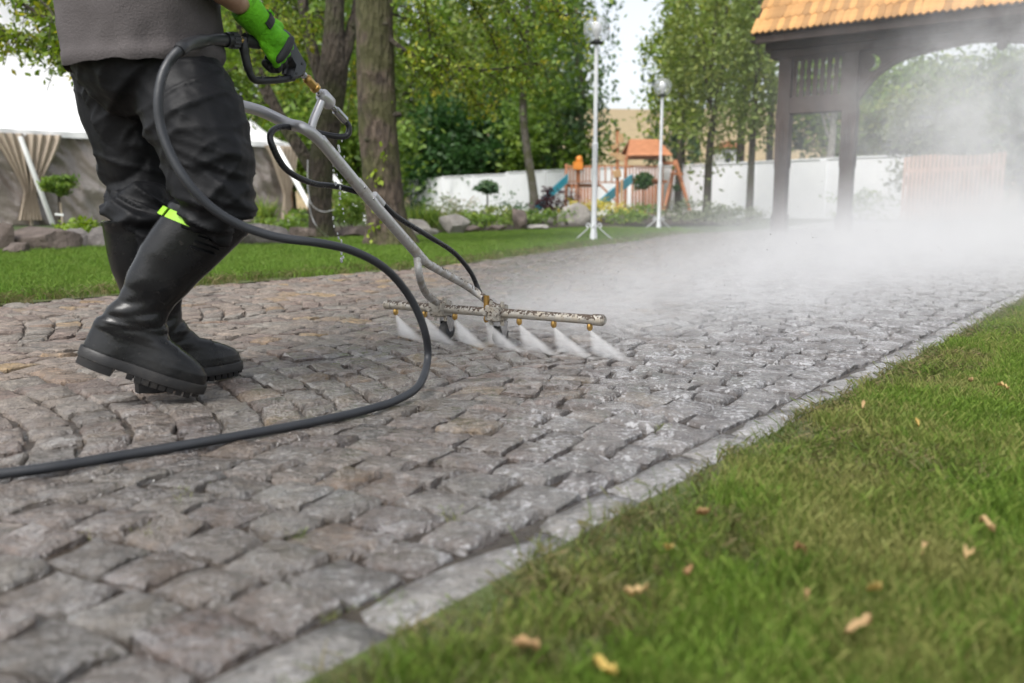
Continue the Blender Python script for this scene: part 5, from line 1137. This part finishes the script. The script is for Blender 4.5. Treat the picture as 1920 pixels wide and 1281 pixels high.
top = at_(1158, 246, 30); b = MB(); b.tube([sg, Vector((top.x, 30, top.z))], [.07, .055], 8); b.build('post', 'cedar', sgn_)
for x, y, w, h, r in ((1164, 260, 10, 16, .1), (1153, 275, 14, 8, .4), (1163, 295, 17, 12, -.4), (1157, 326, 15, 14, .2), (1150, 290, 12, 7, -.2)):
    c = at_(x, y, 29.9); s_ = 30/FPX; b = MB(); b.box(c, (w*s_, .04, h*s_), (Vector((math.cos(r), 0, math.sin(r))), Vector((0, 1, 0)), Vector((-math.sin(r), 0, math.cos(r)))), .01); b.build('board', 'cedar_pale', sgn_)
pl2 = gp(1158, 30); b = MB(); b.tube([pl2+Vector((.12, -.1, 0)), pl2+Vector((.12, -.1, 1.3))], .05, 8); b.build('post', 'cedar_pale', sgn_)

# small white far house below the trees
mk('house_white', (.8, .8, .8), (.7, .7, .7), 3, .7); mk('house_dark', (.08, .085, .10), (.06, .065, .075), 3, .6)
hp_ = P(1360, 300, 62); fh = thing('house', (hp_.x, 62, 0), 'tiny white house on the dry slope between the trees', 'house')
b = MB(); b.box((hp_.x, 62, 2.0), (1.9, 2, 4.6)); b.build('wall', 'house_white', fh); b = MB(); b.prism([Vector((hp_.x-1.1, 62, 4.3)), Vector((hp_.x+1.1, 62, 4.3)), Vector((hp_.x, 62, 4.9))], Vector((0, 2.3, 0))); b.build('roof', 'roof_cedar', fh); b = MB(); b.box((hp_.x-.1, 60.96, 3.4), (.35, .1, 1.3)); b.build('window', 'house_dark', fh)

# ------------------------------------------------------------------ globe lamps
mk('lamp_white', (.66, .68, .70), (.58, .60, .62), 8, .4); mk('lamp_black', (.02, .02, .022), None, 8, .4); mk('frosted', (.8, .8, .8), None, 4, .3)
m, nt, b_ = new_mat('globe_glass'); nt.nodes.remove(b_); tr_ = nt.nodes.new('ShaderNodeBsdfTransparent'); tr_.inputs[0].default_value = (.93, .94, .95, 1); gl_ = nt.nodes.new('ShaderNodeBsdfGlossy'); gl_.inputs['Roughness'].default_value = .03; df = nt.nodes.new('ShaderNodeBsdfDiffuse'); df.inputs[0].default_value = (.75, .77, .78, 1)
fr = nt.nodes.new('ShaderNodeLayerWeight'); fr.inputs['Blend'].default_value = .5; mx = nt.nodes.new('ShaderNodeMixShader'); lk(nt, mth(nt, 'ADD', mth(nt, 'MULTIPLY', mth(nt, 'POWER', fr.outputs['Facing'], 3.5), .7), .09), mx.inputs[0]); lk(nt, tr_.outputs[0], mx.inputs[1]); lk(nt, gl_.outputs[0], mx.inputs[2]); m2 = nt.nodes.new('ShaderNodeMixShader'); m2.inputs[0].default_value = .16; lk(nt, mx.outputs[0], m2.inputs[1]); lk(nt, df.outputs[0], m2.inputs[2]); lk(nt, m2.outputs[0], nt.nodes['Material Output'].inputs['Surface']); MATS['globe_glass'] = m
def lamp(px, py, label):
    b0 = G(px, py); t = thing('garden_lamp', b0, label, 'lamp', 'globe lamps along the drive')
    H = 2.32; B = lambda z: b0+ZU*z
    b = MB(); b.lathe(b0, [(.07, -.02), (.07, .015), (.045, .03), (.042, .10), (.036, .12), (.033, .3), (.033, H*.47), (.037, H*.475), (.037, H*.50), (.026, H*.505)], 14); b.build('lower_post', 'lamp_white', t, sharp=35)
    b = MB(); b.lathe(B(H*.49), [(.0255, 0), (.0245, H*.5)], 12); b.build('upper_post', 'lamp_white', t)
    b = MB(); b.lathe(B(H*.985), [(.03, 0), (.075, .012), (.078, .03), (.04, .036), (.035, .06), (.02, .062)], 16); b.build('collar', 'lamp_black', t, sharp=35)
    b = MB(); b.lathe(B(H*.985+.05), [(.024, 0), (.028, .05), (.05, .09), (.06, .14), (.05, .18), (.02, .20)], 14); b.build('bulb', 'frosted', t)
    b = MB(); b.ball(B(H*.985+.165), .157, 28, 18); b.build('globe', 'globe_glass', t)
    for k in range(3):
        a = k*2.094+.4; d = Vector((math.cos(a), math.sin(a), 0)); pts = [B(.17)+d*.04, B(.215)+d*.075, B(.19)+d*.105, B(.165)+d*.085, B(.18)+d*.07, B(.15)+d*.09, B(.07)+d*.19, B(.015)+d*.27]
        b = MB(); b.tube(spline(pts, 5), .0075, 6); b.build('scroll_foot', 'lamp_white', t)
    return t
lamp(1113, 453, 'nearer white globe lamp on a tall post with scroll feet'); lamp(1235, 431, 'farther white globe lamp, nearest the gate')

# ------------------------------------------------------------------ carved wooden gate with shingle roof
mk('dark_timber', (.045, .027, .020), (.022, .014, .011), 5, .75, bump=.5, bscale=24, bdist=.01, stretch=(1, 1, .25)); mk('shingle', (.52, .28, .095), (.40, .20, .06), 3, .6, bump=.4, bscale=30, bdist=.006, stretch=(4, 4, .5))
_m = MATS['shingle']; _nt = _m.node_tree; _b = _nt.nodes['Principled BSDF']; _c = _b.inputs['Base Color'].links[0].from_socket; _hv = _nt.nodes.new('ShaderNodeHueSaturation'); lk(_nt, _c, _hv.inputs['Color']); lk(_nt, smooth_n(_nt, _nt.nodes.new('ShaderNodeObjectInfo').outputs['Random'], 0, 1, .65, 1.15), _hv.inputs['Value']); lk(_nt, _hv.outputs[0], _b.inputs['Base Color']); mk('old_shingle', (.2, .13, .09), None, 3, .8)
g0y = 14.3; GO = P(1463, 384, g0y); GO.z = 0; GE_ = Vector((.815, -.579, 0)).normalized(); GN = Vector((GE_.y, -GE_.x, 0))      # GN points to the camera side
gate = thing('gate', GO, 'dark carved timber gateway with honey-coloured shingle roof over the drive', 'gate')
def GT(a, n, z): return GO+GE_*a+GN*n+ZU*z
def gbox(a0, a1, n0, n1, z0, z1, nm, mat='dark_timber', bev=.012, parent=gate): b = MB(); b.box(GT((a0+a1)/2, (n0+n1)/2, (z0+z1)/2), (a1-a0, n1-n0, z1-z0), (GE_, GN, ZU), bev); return b.build(nm, mat, parent, sharp=30)
WK = 1.03; SPAN = 3.35; p_end = WK+SPAN; half = .09; EZ = 3.09
for a in (0, WK, p_end, p_end+WK):
    b = MB(); prof = [(.115, -.05), (.115, .25), (.095, .3), (.095, 1.0), (.105, 1.05), (.11, 1.9), (.10, 1.95), (.10, 2.93)]
    b.loft([[GT(a+sx*h_, sn*h_, z) for sx, sn in ((-1, -1), (1, -1), (1, 1), (-1, 1))] for h_, z in prof]); o = b.build('post', 'dark_timber', gate, sharp=25)
    b = MB(); b.tube([GT(a, half+.005, 1.1), GT(a, half+.02, 1.5), GT(a, half+.005, 1.88)], [.01, .05, .01], 8); b.build('carving', 'dark_timber', o)
gbox(-.24, p_end+1.28, -.14, .14, 2.76, 2.885, 'tie_beam'); gbox(-.30, p_end+1.35, -.22, .22, 2.89, 3.0, 'plate_beam'); gbox(-.36, p_end+1.45, .45, .53, 2.95, 3.08, 'eaves_beam'); gbox(-.5, p_end+1.45, -.53, -.45, 2.95, 3.08, 'eaves_beam')
b = MB(); b.box(GT((p_end+.95)/2, .335, 3.01), (p_end+1.9, .27, .02), (GE_, GN, ZU)); b.build('soffit', 'dark_timber', gate)
for a in np.arange(-.1, p_end+1.2, .62): b = MB(); b.tube([GT(a, .532, 3.02), GT(a, .545, 3.02)], .016, 6); b.build('peg', 'dark_timber', gate)
for a0 in (0, p_end):
    gbox(a0+half, a0+WK-half, -.09, .09, 1.88, 2.15, 'wicket_lintel'); gbox(a0+half, a0+WK-half, -.06, .06, 2.72, 2.77, 'wicket_head')
    for k in range(8):                                        # turned balusters
        a = a0+half+(WK-2*half)*(k+.5)/8; s_ = (WK-2*half)/8; pr_ = [(.26, 0), (.40, .04), (.24, .12), (.38, .24), (.20, .30), (.36, .38), (.22, .48), (.40, .58)]
        poly = [GT(a-w*s_, 0, 2.15+z) for w, z in pr_]+[GT(a+w*s_, 0, 2.15+z) for w, z in reversed(pr_)]; b = MB(); b.prism(poly, GN*.05); b.build('baluster', 'dark_timber', gate, sharp=25)
# arch spandrels with crescent cut-out and braces
def arch(a0, sgn):
    pts = [(0, 2.77), (0, 2.06), (.06, 2.14), (.16, 2.29), (.30, 2.43), (.46, 2.54), (.66, 2.63), (.95, 2.69), (1.3, 2.74), (1.60, 2.77)]
    b = MB(); b.tube(spline([GT(a0+sgn*x, .0, z+.0) for x, z in pts[1:]], 3), [.05]*25, 6); b.build('brace', 'dark_timber', gate, sharp=25)
    me_b = MB(); outer = [GT(a0+sgn*x, 0, z) for x, z in pts]; me = bpy.data.meshes.new('spandrel')
    # panel built in strips round the crescent opening
    cx, cz, cr_ = .19, 2.58, .12
    def inside(x, z): return (x-cx)**2+(z-cz)**2 < cr_**2 and (x-cx+.07)**2+(z-cz-.02)**2 > (cr_*.92)**2
    N_ = 44; xs = np.linspace(0, 1.62, N_*2); zs = np.linspace(2.06, 2.77, N_); lim = lambda x: np.interp(x, [p[0] for p in pts[1:]], [p[1] for p in pts[1:]])
    for i in range(len(xs)-1):
        for j in range(len(zs)-1):
            xm, zm = (xs[i]+xs[i+1])/2, (zs[j]+zs[j+1])/2
            if zm < lim(xm) or inside(xm, zm): continue
            me_b.add([GT(a0+sgn*x, n_, z) for n_ in (.03, -.03) for x, z in ((xs[i], zs[j]), (xs[i+1], zs[j]), (xs[i+1], zs[j+1]), (xs[i], zs[j+1]))], [(0, 1, 2, 3), (7, 6, 5, 4), (0, 4, 5, 1), (3, 2, 6, 7), (0, 3, 7, 4), (1, 5, 6, 2)])
    me_b.build('spandrel', 'dark_timber', gate, False)
arch(WK+half-.003, 1); arch(p_end-half+.003, -1)
b = MB(); b.lathe(GT(WK+SPAN*.60, .08, 2.58), [(.02, 0), (.06, .03), (.07, .08), (.05, .13), (.08, .17), (.08, .22)], 12); b.build('pendant', 'dark_timber', gate)
# roof slopes: shingles laid one by one on the front, boards behind
SL = R(47); RLEN = p_end+2.1; a_s = -.40
rt = bpy.data.objects.new('roof', None); COL.objects.link(rt); rt.parent = gate; rt.location = (0, 0, 0)
def slope_pt(a, d, off=0.0, side=1): return GT(a, side*(.62-d*math.cos(SL)+off*math.sin(SL)), EZ-.02+d*math.sin(SL)+off*math.cos(SL))
for side in (1, -1):
    b = MB(); b.prism([slope_pt(a_s+.05, .05, -.02, side), slope_pt(a_s+RLEN-.05, .05, -.02, side), slope_pt(a_s+RLEN-.05, .90, -.02, side), slope_pt(a_s+.05, .90, -.02, side)], GN*0+ZU*.02); b.build('roof_deck', 'dark_timber', rt)
me_s = None; wS, rowS, LS = .098, .29, .38
Xd, Yd = GE_, (slope_pt(0, 1)-slope_pt(0, 0)).normalized(); Zd = Xd.cross(Yd)*-1
if Zd.z < 0: Zd = -Zd
mbs = MB(); out = [(-.048, .05), (-.03, .03), (0, 0), (.03, .03), (.048, .05), (.048, LS), (-.048, LS)]
mbs.prism([Xd*x+Yd*y+Zd*.0 for x, y in out], Zd*.024); me_s = mbs.mesh('shingle'); bm = bmesh.new(); bm.from_mesh(me_s); bmesh.ops.recalc_face_normals(bm, faces=bm.faces); bm.to_mesh(me_s); bm.free(); me_s.materials.append(MATS['shingle'])
rs = random.Random(3); ncol = int(RLEN/wS)
for r_ in range(3):
    for k in range(ncol):
        a = a_s+(k+.5+(.5 if r_ % 2 else 0))*wS
        if a > a_s+RLEN: continue
        o = bpy.data.objects.new('shingle', me_s); COL.objects.link(o); o.parent = rt; p = slope_pt(a, r_*rowS+rs.uniform(-.008, .008), .014+.010*r_+rs.uniform(0, .008)); o.location = p-wloc(rt); o.rotation_euler = (0, 0, rs.uniform(-.012, .012))
bmx = MB(); 
for r_ in range(3): bmx.prism([slope_pt(a_s, r_*rowS, .01, -1), slope_pt(a_s+RLEN, r_*rowS, .01, -1), slope_pt(a_s+RLEN, r_*rowS+LS, .01, -1), slope_pt(a_s, r_*rowS+LS, .01, -1)], ZU*.02)
bmx.build('rear_shingles', 'shingle', rt)
b = MB(); b.bar(slope_pt(a_s-.02, .93, .0)-GN*(.62-.93*math.cos(SL))*1.0, slope_pt(a_s+RLEN+.02, .93, 0)-GN*(.62-.93*math.cos(SL)), .12, .1, (0, 0, 1), .02); b.build('ridge', 'dark_timber', rt)
for sa in (a_s, a_s+RLEN):
    b = MB(); b.prism([slope_pt(sa, .04, -.03, 1), slope_pt(sa, .9, -.03, 1), slope_pt(sa, .9, -.03, -1), slope_pt(sa, .04, -.03, -1)], GE_*.03); b.build('gable_board', 'dark_timber', rt)
# open gate leaf and dark hut far behind, in the steam
mk('picket', (.62, .42, .33), (.5, .33, .25), 4, .7)
gl0, gl1 = P(1692, 384, 21), P(1875, 384, 19); gl0.z = gl1.z = 0; gd_ = (gl1-gl0); lf = thing('picket_fence', gl0, 'pale salmon picket fence fading in the steam beyond the arch', 'fence'); nn = 22
for k in range(nn+1): q = gl0+gd_*(k/nn); b = MB(); b.box(q+ZU*.82, (.075, .025, 1.5+.06*math.sin(k*.3)), (gd_.normalized(), Vector((-gd_.y, gd_.x, 0)).normalized(), ZU), .006); b.build('picket', 'picket', lf)
for z in (.35, 1.25): b = MB(); b.bar(gl0+ZU*z+Vector((0, .045, 0)), gl1+ZU*z+Vector((0, .045, 0)), .04, .09); b.build('rail', 'picket', lf)
hu = P(1742, 384, 30); hu.z = 0; hut = thing('hut', hu, 'dark grey hut behind the picket fence', 'hut')
b = MB(); b.box(hu+ZU*1.2, (2.0, 2.4, 2.4)); b.build('wall', 'house_dark', hut); b = MB(); b.prism([hu+Vector((-1.15, -1.4, 2.4)), hu+Vector((1.15, -1.4, 2.4)), hu+Vector((1.15, -1.4, 2.6)), hu+Vector((0, -1.4, 3.5)), hu+Vector((-1.15, -1.4, 2.6))], Vector((0, .1, 0))); b.build('gable', 'house_dark', hut)
b = MB(); b.prism([hu+Vector((-1.25, 0, 2.45)), hu+Vector((0, 0, 3.6)), hu+Vector((1.25, 0, 2.45)), hu+Vector((0, 0, 3.5))], Vector((0, 3.0, 0))); b.build('roof', 'house_dark', hut); b = MB(); b.box(hu+Vector((.2, -1.21, 1.0)), (.8, .05, 1.95)); b.build('door', 'dark_metal', hut)
# loose cable hanging by the forked tree
cb = MB(); cp = [P(577, 300, 10.4), P(577, 350, 10.4), P(584, 383, 10.4), P(605, 397, 10.4), P(628, 393, 10.4)]; cb.tube(spline(cp, 6), .006, 6); cb.tube(spline([P(578, 372, 10.41), P(584, 405, 10.42), P(598, 430, 10.45), G(622, 449)], 6), .006, 6)
tag(cb.build('cable', 'alu', None, loc=(cp[0].x, cp[0].y, 0)), 'thin grey cable hanging against the forked tree trunk', 'cable')
# ------------------------------------------------------------------ fallen leaves on the lawn in front
leaf_mat('leaf_dry', [(.20, .10, .045), (.32, .19, .09), (.45, .32, .16), (.5, .36, .10)], .2, .7)
GLV = 'dry leaves lying on the lawn in front'
def dry_leaf(x, y, L, label, k):
    rng = np.random.default_rng(k); L *= .5; c = G(x, y, .040); a = rng.uniform(0, 6.28); n = 7; vs = []; fs = []
    for i in range(n):
        t = i/(n-1); w = L*.24*math.sin(math.pi*(t*.93+.05))**.8*(1+.05*rng.normal()); z = .005*math.sin(t*3.1+k)+.0015*rng.normal(); x0 = (t-.5)*L; cu = .006*rng.uniform(.4, 1.4)
        for s in (-1, 0, 1): q = s*w+.1*L*math.sin(t*2.5); vs.append((c.x+x0*math.cos(a)-q*math.sin(a), c.y+x0*math.sin(a)+q*math.cos(a), c.z+z+cu*abs(s)*1.2))
    for i in range(n-1):
        for s in (0, 1): b = i*3+s; fs.append((b, b+1, b+4, b+3))
    vs = np.array(vs); me = fast_mesh('fallen_leaf', vs, np.array(fs), np.full(len(fs), rng.uniform(.1, 1))); o = link('fallen_leaf', me, 'leaf_dry', None, True, (c.x, c.y, c.z)); tag(o, label, 'leaf', GLV)
DL = [(1812, 1043, .05, 'curled tan leaf lying farthest right on the front lawn'), (1606, 1180, .055, 'pale curled leaf lying near the bottom of the front lawn'), (1256, 1028, .045, 'tan leaf on the grass close to the kerb'), (1290, 1072, .03, 'small pale leaf just below the tan leaf near the kerb'), (1192, 1110, .05, 'narrow brown leaf standing on edge near the kerb'), (1638, 1108, .035, 'thin upright tan leaf in the middle of the front lawn'), (1500, 1035, .032, 'orange-brown leaf in the middle of the front lawn'), (1732, 1030, .03, 'small tan leaf left of the farthest right leaf'), (990, 1210, .075, 'long reddish-brown leaf at the lower edge of the lawn'), (1134, 1255, .05, 'brown leaf cut by the bottom edge of the picture'), (1318, 960, .035, 'twisted tan leaf where worn grass meets the kerb'), (1620, 762, .03, 'orange leaf on the bare patch beside the kerb'), (1720, 797, .025, 'small reddish leaf on bright grass'), (1880, 728, .05, 'brown twig-like leaf at the right picture edge'), (1850, 990, .04, 'grey-brown leaf right of the lawn middle'), (1510, 1118, .025, 'small light leaf left of the upright leaf'), (1820, 712, .035, 'brown curled leaf beside the twig-like one')]
for k, d in enumerate(DL): dry_leaf(*d, k)

# ------------------------------------------------------------------ water: jets, drops, steam
def vol_mat(name, dens, col=(.95, .95, .96)):
    m, nt, b = new_mat(name); nt.nodes.remove(b); v = nt.nodes.new('ShaderNodeVolumeScatter'); v.inputs['Color'].default_value = (*col, 1); v.inputs['Density'].default_value = dens; v.inputs['Anisotropy'].default_value = .2
    lk(nt, v.outputs[0], nt.nodes['Material Output'].inputs['Volume']); MATS[name] = m; return m, nt, v
ORD = ['first', 'second', 'third', 'fourth', 'fifth', 'sixth', 'last']
JB = (BARD2*.86+FWD*-.45).normalized(); JN = JB.cross(ZU).normalized(); JH = NOZ[0].z; JW = .22
def jet_mat():
    m, nt, b = new_mat('jet_mist'); nt.nodes.remove(b); w = coords(nt, 'Object'); s = nt.nodes.new('ShaderNodeSeparateXYZ'); lk(nt, w, s.inputs[0])
    def dot(v): return mth(nt, 'ADD', mth(nt, 'MULTIPLY', s.outputs[0], v.x), mth(nt, 'MULTIPLY', s.outputs[1], v.y))
    d = mth(nt, 'MAXIMUM', mth(nt, 'DIVIDE', mth(nt, 'SUBTRACT', JH, s.outputs[2]), JH), .01)          # 0 at the nozzle, 1 on the ground
    sx = mth(nt, 'DIVIDE', dot(JB), mth(nt, 'MULTIPLY', d, JW)); n_ = mth(nt, 'DIVIDE', mth(nt, 'ADD', dot(JN), mth(nt, 'MULTIPLY', d, .015)), mth(nt, 'ADD', .0022, mth(nt, 'MULTIPLY', d, .0085)))
    edge = mth(nt, 'MULTIPLY', smooth_n(nt, sx, -.06, .10), smooth_n(nt, sx, .55, 1.06, 1., 0.)); thin = mth(nt, 'EXPONENT', mth(nt, 'MULTIPLY', mth(nt, 'MULTIPLY', n_, n_), -1.))
    c = nt.nodes.new('ShaderNodeCombineXYZ'); lk(nt, mth(nt, 'MULTIPLY', sx, 9.), c.inputs[0]); lk(nt, mth(nt, 'MULTIPLY', d, 1.2), c.inputs[1]); lk(nt, nt.nodes.new('ShaderNodeObjectInfo').outputs['Random'], c.inputs[2])
    st = smooth_n(nt, noise_n(nt, c.outputs[0], 1.6, 4, .7), .3, .68, .35, 1.); fade = smooth_n(nt, d, .6, 1.0, 1., .5)
    dens = mth(nt, 'DIVIDE', 52., mth(nt, 'ADD', d, .16)); dens = mth(nt, 'MULTIPLY', mth(nt, 'MULTIPLY', mth(nt, 'MULTIPLY', dens, edge), mth(nt, 'MULTIPLY', thin, st)), fade)
    v = nt.nodes.new('ShaderNodeVolumeScatter'); v.inputs['Color'].default_value = (.985, .985, .99, 1); lk(nt, dens, v.inputs['Density']); lk(nt, v.outputs[0], nt.nodes['Material Output'].inputs['Volume']); MATS['jet_mist'] = m
jet_mat()
for k, p in enumerate(NOZ):
    mb = MB(); rings = []
    for t in (.01, 1.):
        z = p.z*(1-t)+.0005; th = .004+.02*t; a0, a1 = -.012*t-.002, JW*t*1.08+.003; c = Vector((p.x, p.y, z))-JN*(.015*t); rings.append([c+JB*a0-JN*th, c+JB*a1-JN*th, c+JB*a1+JN*th, c+JB*a0+JN*th])
    mb.loft(rings); o = mb.build('water_jet', 'jet_mist', None, False, loc=(p.x, p.y, 0)); tag(o, 'fan-shaped white water jet, %s from the far end of the spray bar' % ORD[k], 'water jet', 'water jets under the spray bar')
# drops shaken off the coupling and grit thrown up by the jets
mk('water_drop', (.75, .78, .8), (.7, .73, .75), 5, .05, trans=.6)
mb = MB(); rg = np.random.default_rng(4)
for k in range(26):
    c = PLN(634+rg.normal(0, 2.5), 262+k*9+rg.uniform(0, 6))+BARD*rg.normal(0, .01); r = rg.uniform(.0018, .0042); mb.ball(c, (r, r, r*rg.uniform(1, 2.2)), 6, 5)
dr = mb.build('dripping_drops', 'water_drop'); tag(dr, 'drops of water dripping from the coupling', kind='stuff')
mb = MB()
for k in range(110):
    s = rg.exponential(.7)+.05; c = (BL+BR)/2+BARD2*rg.normal(.15, .4)+FWD*s+Vector((.35*s, 0, abs(rg.normal(.06, .12))+.12*s)); r = rg.uniform(.0006, .0015); mb.ball(c, r, 5, 4)
tag(mb.build('flying_grit', 'bark_dark'), 'specks of grit thrown up by the jets', kind='stuff')

# steam drifting off along the drive
def steam():
    m, nt, b = new_mat('steam'); nt.nodes.remove(b); w = coords(nt, 'Object'); s = nt.nodes.new('ShaderNodeSeparateXYZ'); lk(nt, w, s.inputs[0])
    X0 = (BL+BR)/2+FWD*.10; d = Vector((.66, .75, 0)).normalized()
    wob = nt.nodes.new('ShaderNodeTexNoise'); wob.inputs['Scale'].default_value = .45; wob.inputs['Detail'].default_value = 2; lk(nt, w, wob.inputs['Vector'])
    dx = mth(nt, 'SUBTRACT', s.outputs[0], X0.x); dy = mth(nt, 'SUBTRACT', s.outputs[1], X0.y); z = mth(nt, 'MAXIMUM', s.outputs[2], 0.)
    a = mth(nt, 'ADD', mth(nt, 'MULTIPLY', dx, d.x), mth(nt, 'MULTIPLY', dy, d.y)); l = mth(nt, 'ADD', mth(nt, 'MULTIPLY', dx, -d.y), mth(nt, 'MULTIPLY', dy, d.x))
    ap = mth(nt, 'MAXIMUM', a, 0.)
    start = smooth_n(nt, a, -.15, .45)
    def puff(r0, r1, h0, h1, dens, fall):
        r = mth(nt, 'ADD', r0, mth(nt, 'MULTIPLY', ap, r1)); q = mth(nt, 'DIVIDE', l, r); lat = mth(nt, 'EXPONENT', mth(nt, 'MULTIPLY', mth(nt, 'MULTIPLY', q, q), -1.))
        h = mth(nt, 'ADD', h0, mth(nt, 'MULTIPLY', ap, h1)); qz = mth(nt, 'DIVIDE', z, h); ver = mth(nt, 'EXPONENT', mth(nt, 'MULTIPLY', mth(nt, 'POWER', qz, 1.6), -1.))
        dn = mth(nt, 'DIVIDE', dens, mth(nt, 'ADD', 1., mth(nt, 'MULTIPLY', ap, fall))); return mth(nt, 'MULTIPLY', mth(nt, 'MULTIPLY', lat, ver), dn)
    n1 = noise_n(nt, w, .8, 5, .6, .9); n2 = noise_n(nt, w, 2.2, 6, .7, 1.6)
    tex = mth(nt, 'MULTIPLY', smooth_n(nt, n1, .43, .60), smooth_n(nt, n2, .38, .58, .08, 1.))
    low = puff(.48, .21, .07, .042, STEAM_LOW, .26); high = puff(.28, .23, .12, .22, STEAM_HIGH, .10)
    tot = mth(nt, 'MULTIPLY', mth(nt, 'ADD', mth(nt, 'MULTIPLY', low, smooth_n(nt, n2, .36, .58, .2, 1.)), mth(nt, 'MULTIPLY', high, tex)), start)
    # one billow hanging beyond the right side of the drive
    bx, by, bz = mth(nt, 'DIVIDE', mth(nt, 'SUBTRACT', s.outputs[0], 6.6), 1.7), mth(nt, 'DIVIDE', mth(nt, 'SUBTRACT', s.outputs[1], 10.6), 1.7), mth(nt, 'DIVIDE', mth(nt, 'SUBTRACT', s.outputs[2], 1.45), 1.1)
    rr = mth(nt, 'ADD', mth(nt, 'ADD', mth(nt, 'MULTIPLY', bx, bx), mth(nt, 'MULTIPLY', by, by)), mth(nt, 'MULTIPLY', bz, bz)); blob = mth(nt, 'MULTIPLY', mth(nt, 'EXPONENT', mth(nt, 'MULTIPLY', rr, -1.)), 1.15)
    tot = mth(nt, 'ADD', tot, mth(nt, 'MULTIPLY', blob, mth(nt, 'MULTIPLY', smooth_n(nt, n1, .40, .56), smooth_n(nt, n2, .34, .58, .15, 1.))))
    end = smooth_n(nt, a, 13.5, 16.5, 1., 0.); tot = mth(nt, 'MULTIPLY', tot, end); tot = mth(nt, 'MULTIPLY', tot, smooth_n(nt, s.outputs[2], 4.2, 5.4, 1., 0.))
    v = nt.nodes.new('ShaderNodeVolumeScatter'); v.inputs['Color'].default_value = (.90, .903, .92, 1); v.inputs['Anisotropy'].default_value = .15; lk(nt, tot, v.inputs['Density']); lk(nt, v.outputs[0], nt.nodes['Material Output'].inputs['Volume'])
    m.cycles.volume_sampling = 'MULTIPLE_IMPORTANCE' if hasattr(m.cycles, 'volume_sampling') else None
    MATS['steam'] = m
    def q(a_, l_, z_): p = Vector((X0.x, X0.y, 0))+d*a_+Vector((-d.y, d.x, 0))*l_; return (p.x, p.y, z_)
    mb = MB(); mb.loft([[q(a_, l_, z_) for l_, z_ in ((-r_, .0), (r_, .0), (r_, h_), (-r_, h_))] for a_, r_, h_ in ((-.12, .75, .55), (3, 2.6, 2.4), (16.5, 7.2, 5.4))])
    o = mb.build('steam', 'steam', None, False); tag(o, 'white steam and spray drifting along the drive to the gate', kind='stuff')
STEAM_LOW, STEAM_HIGH = 2.8, .30
steam()
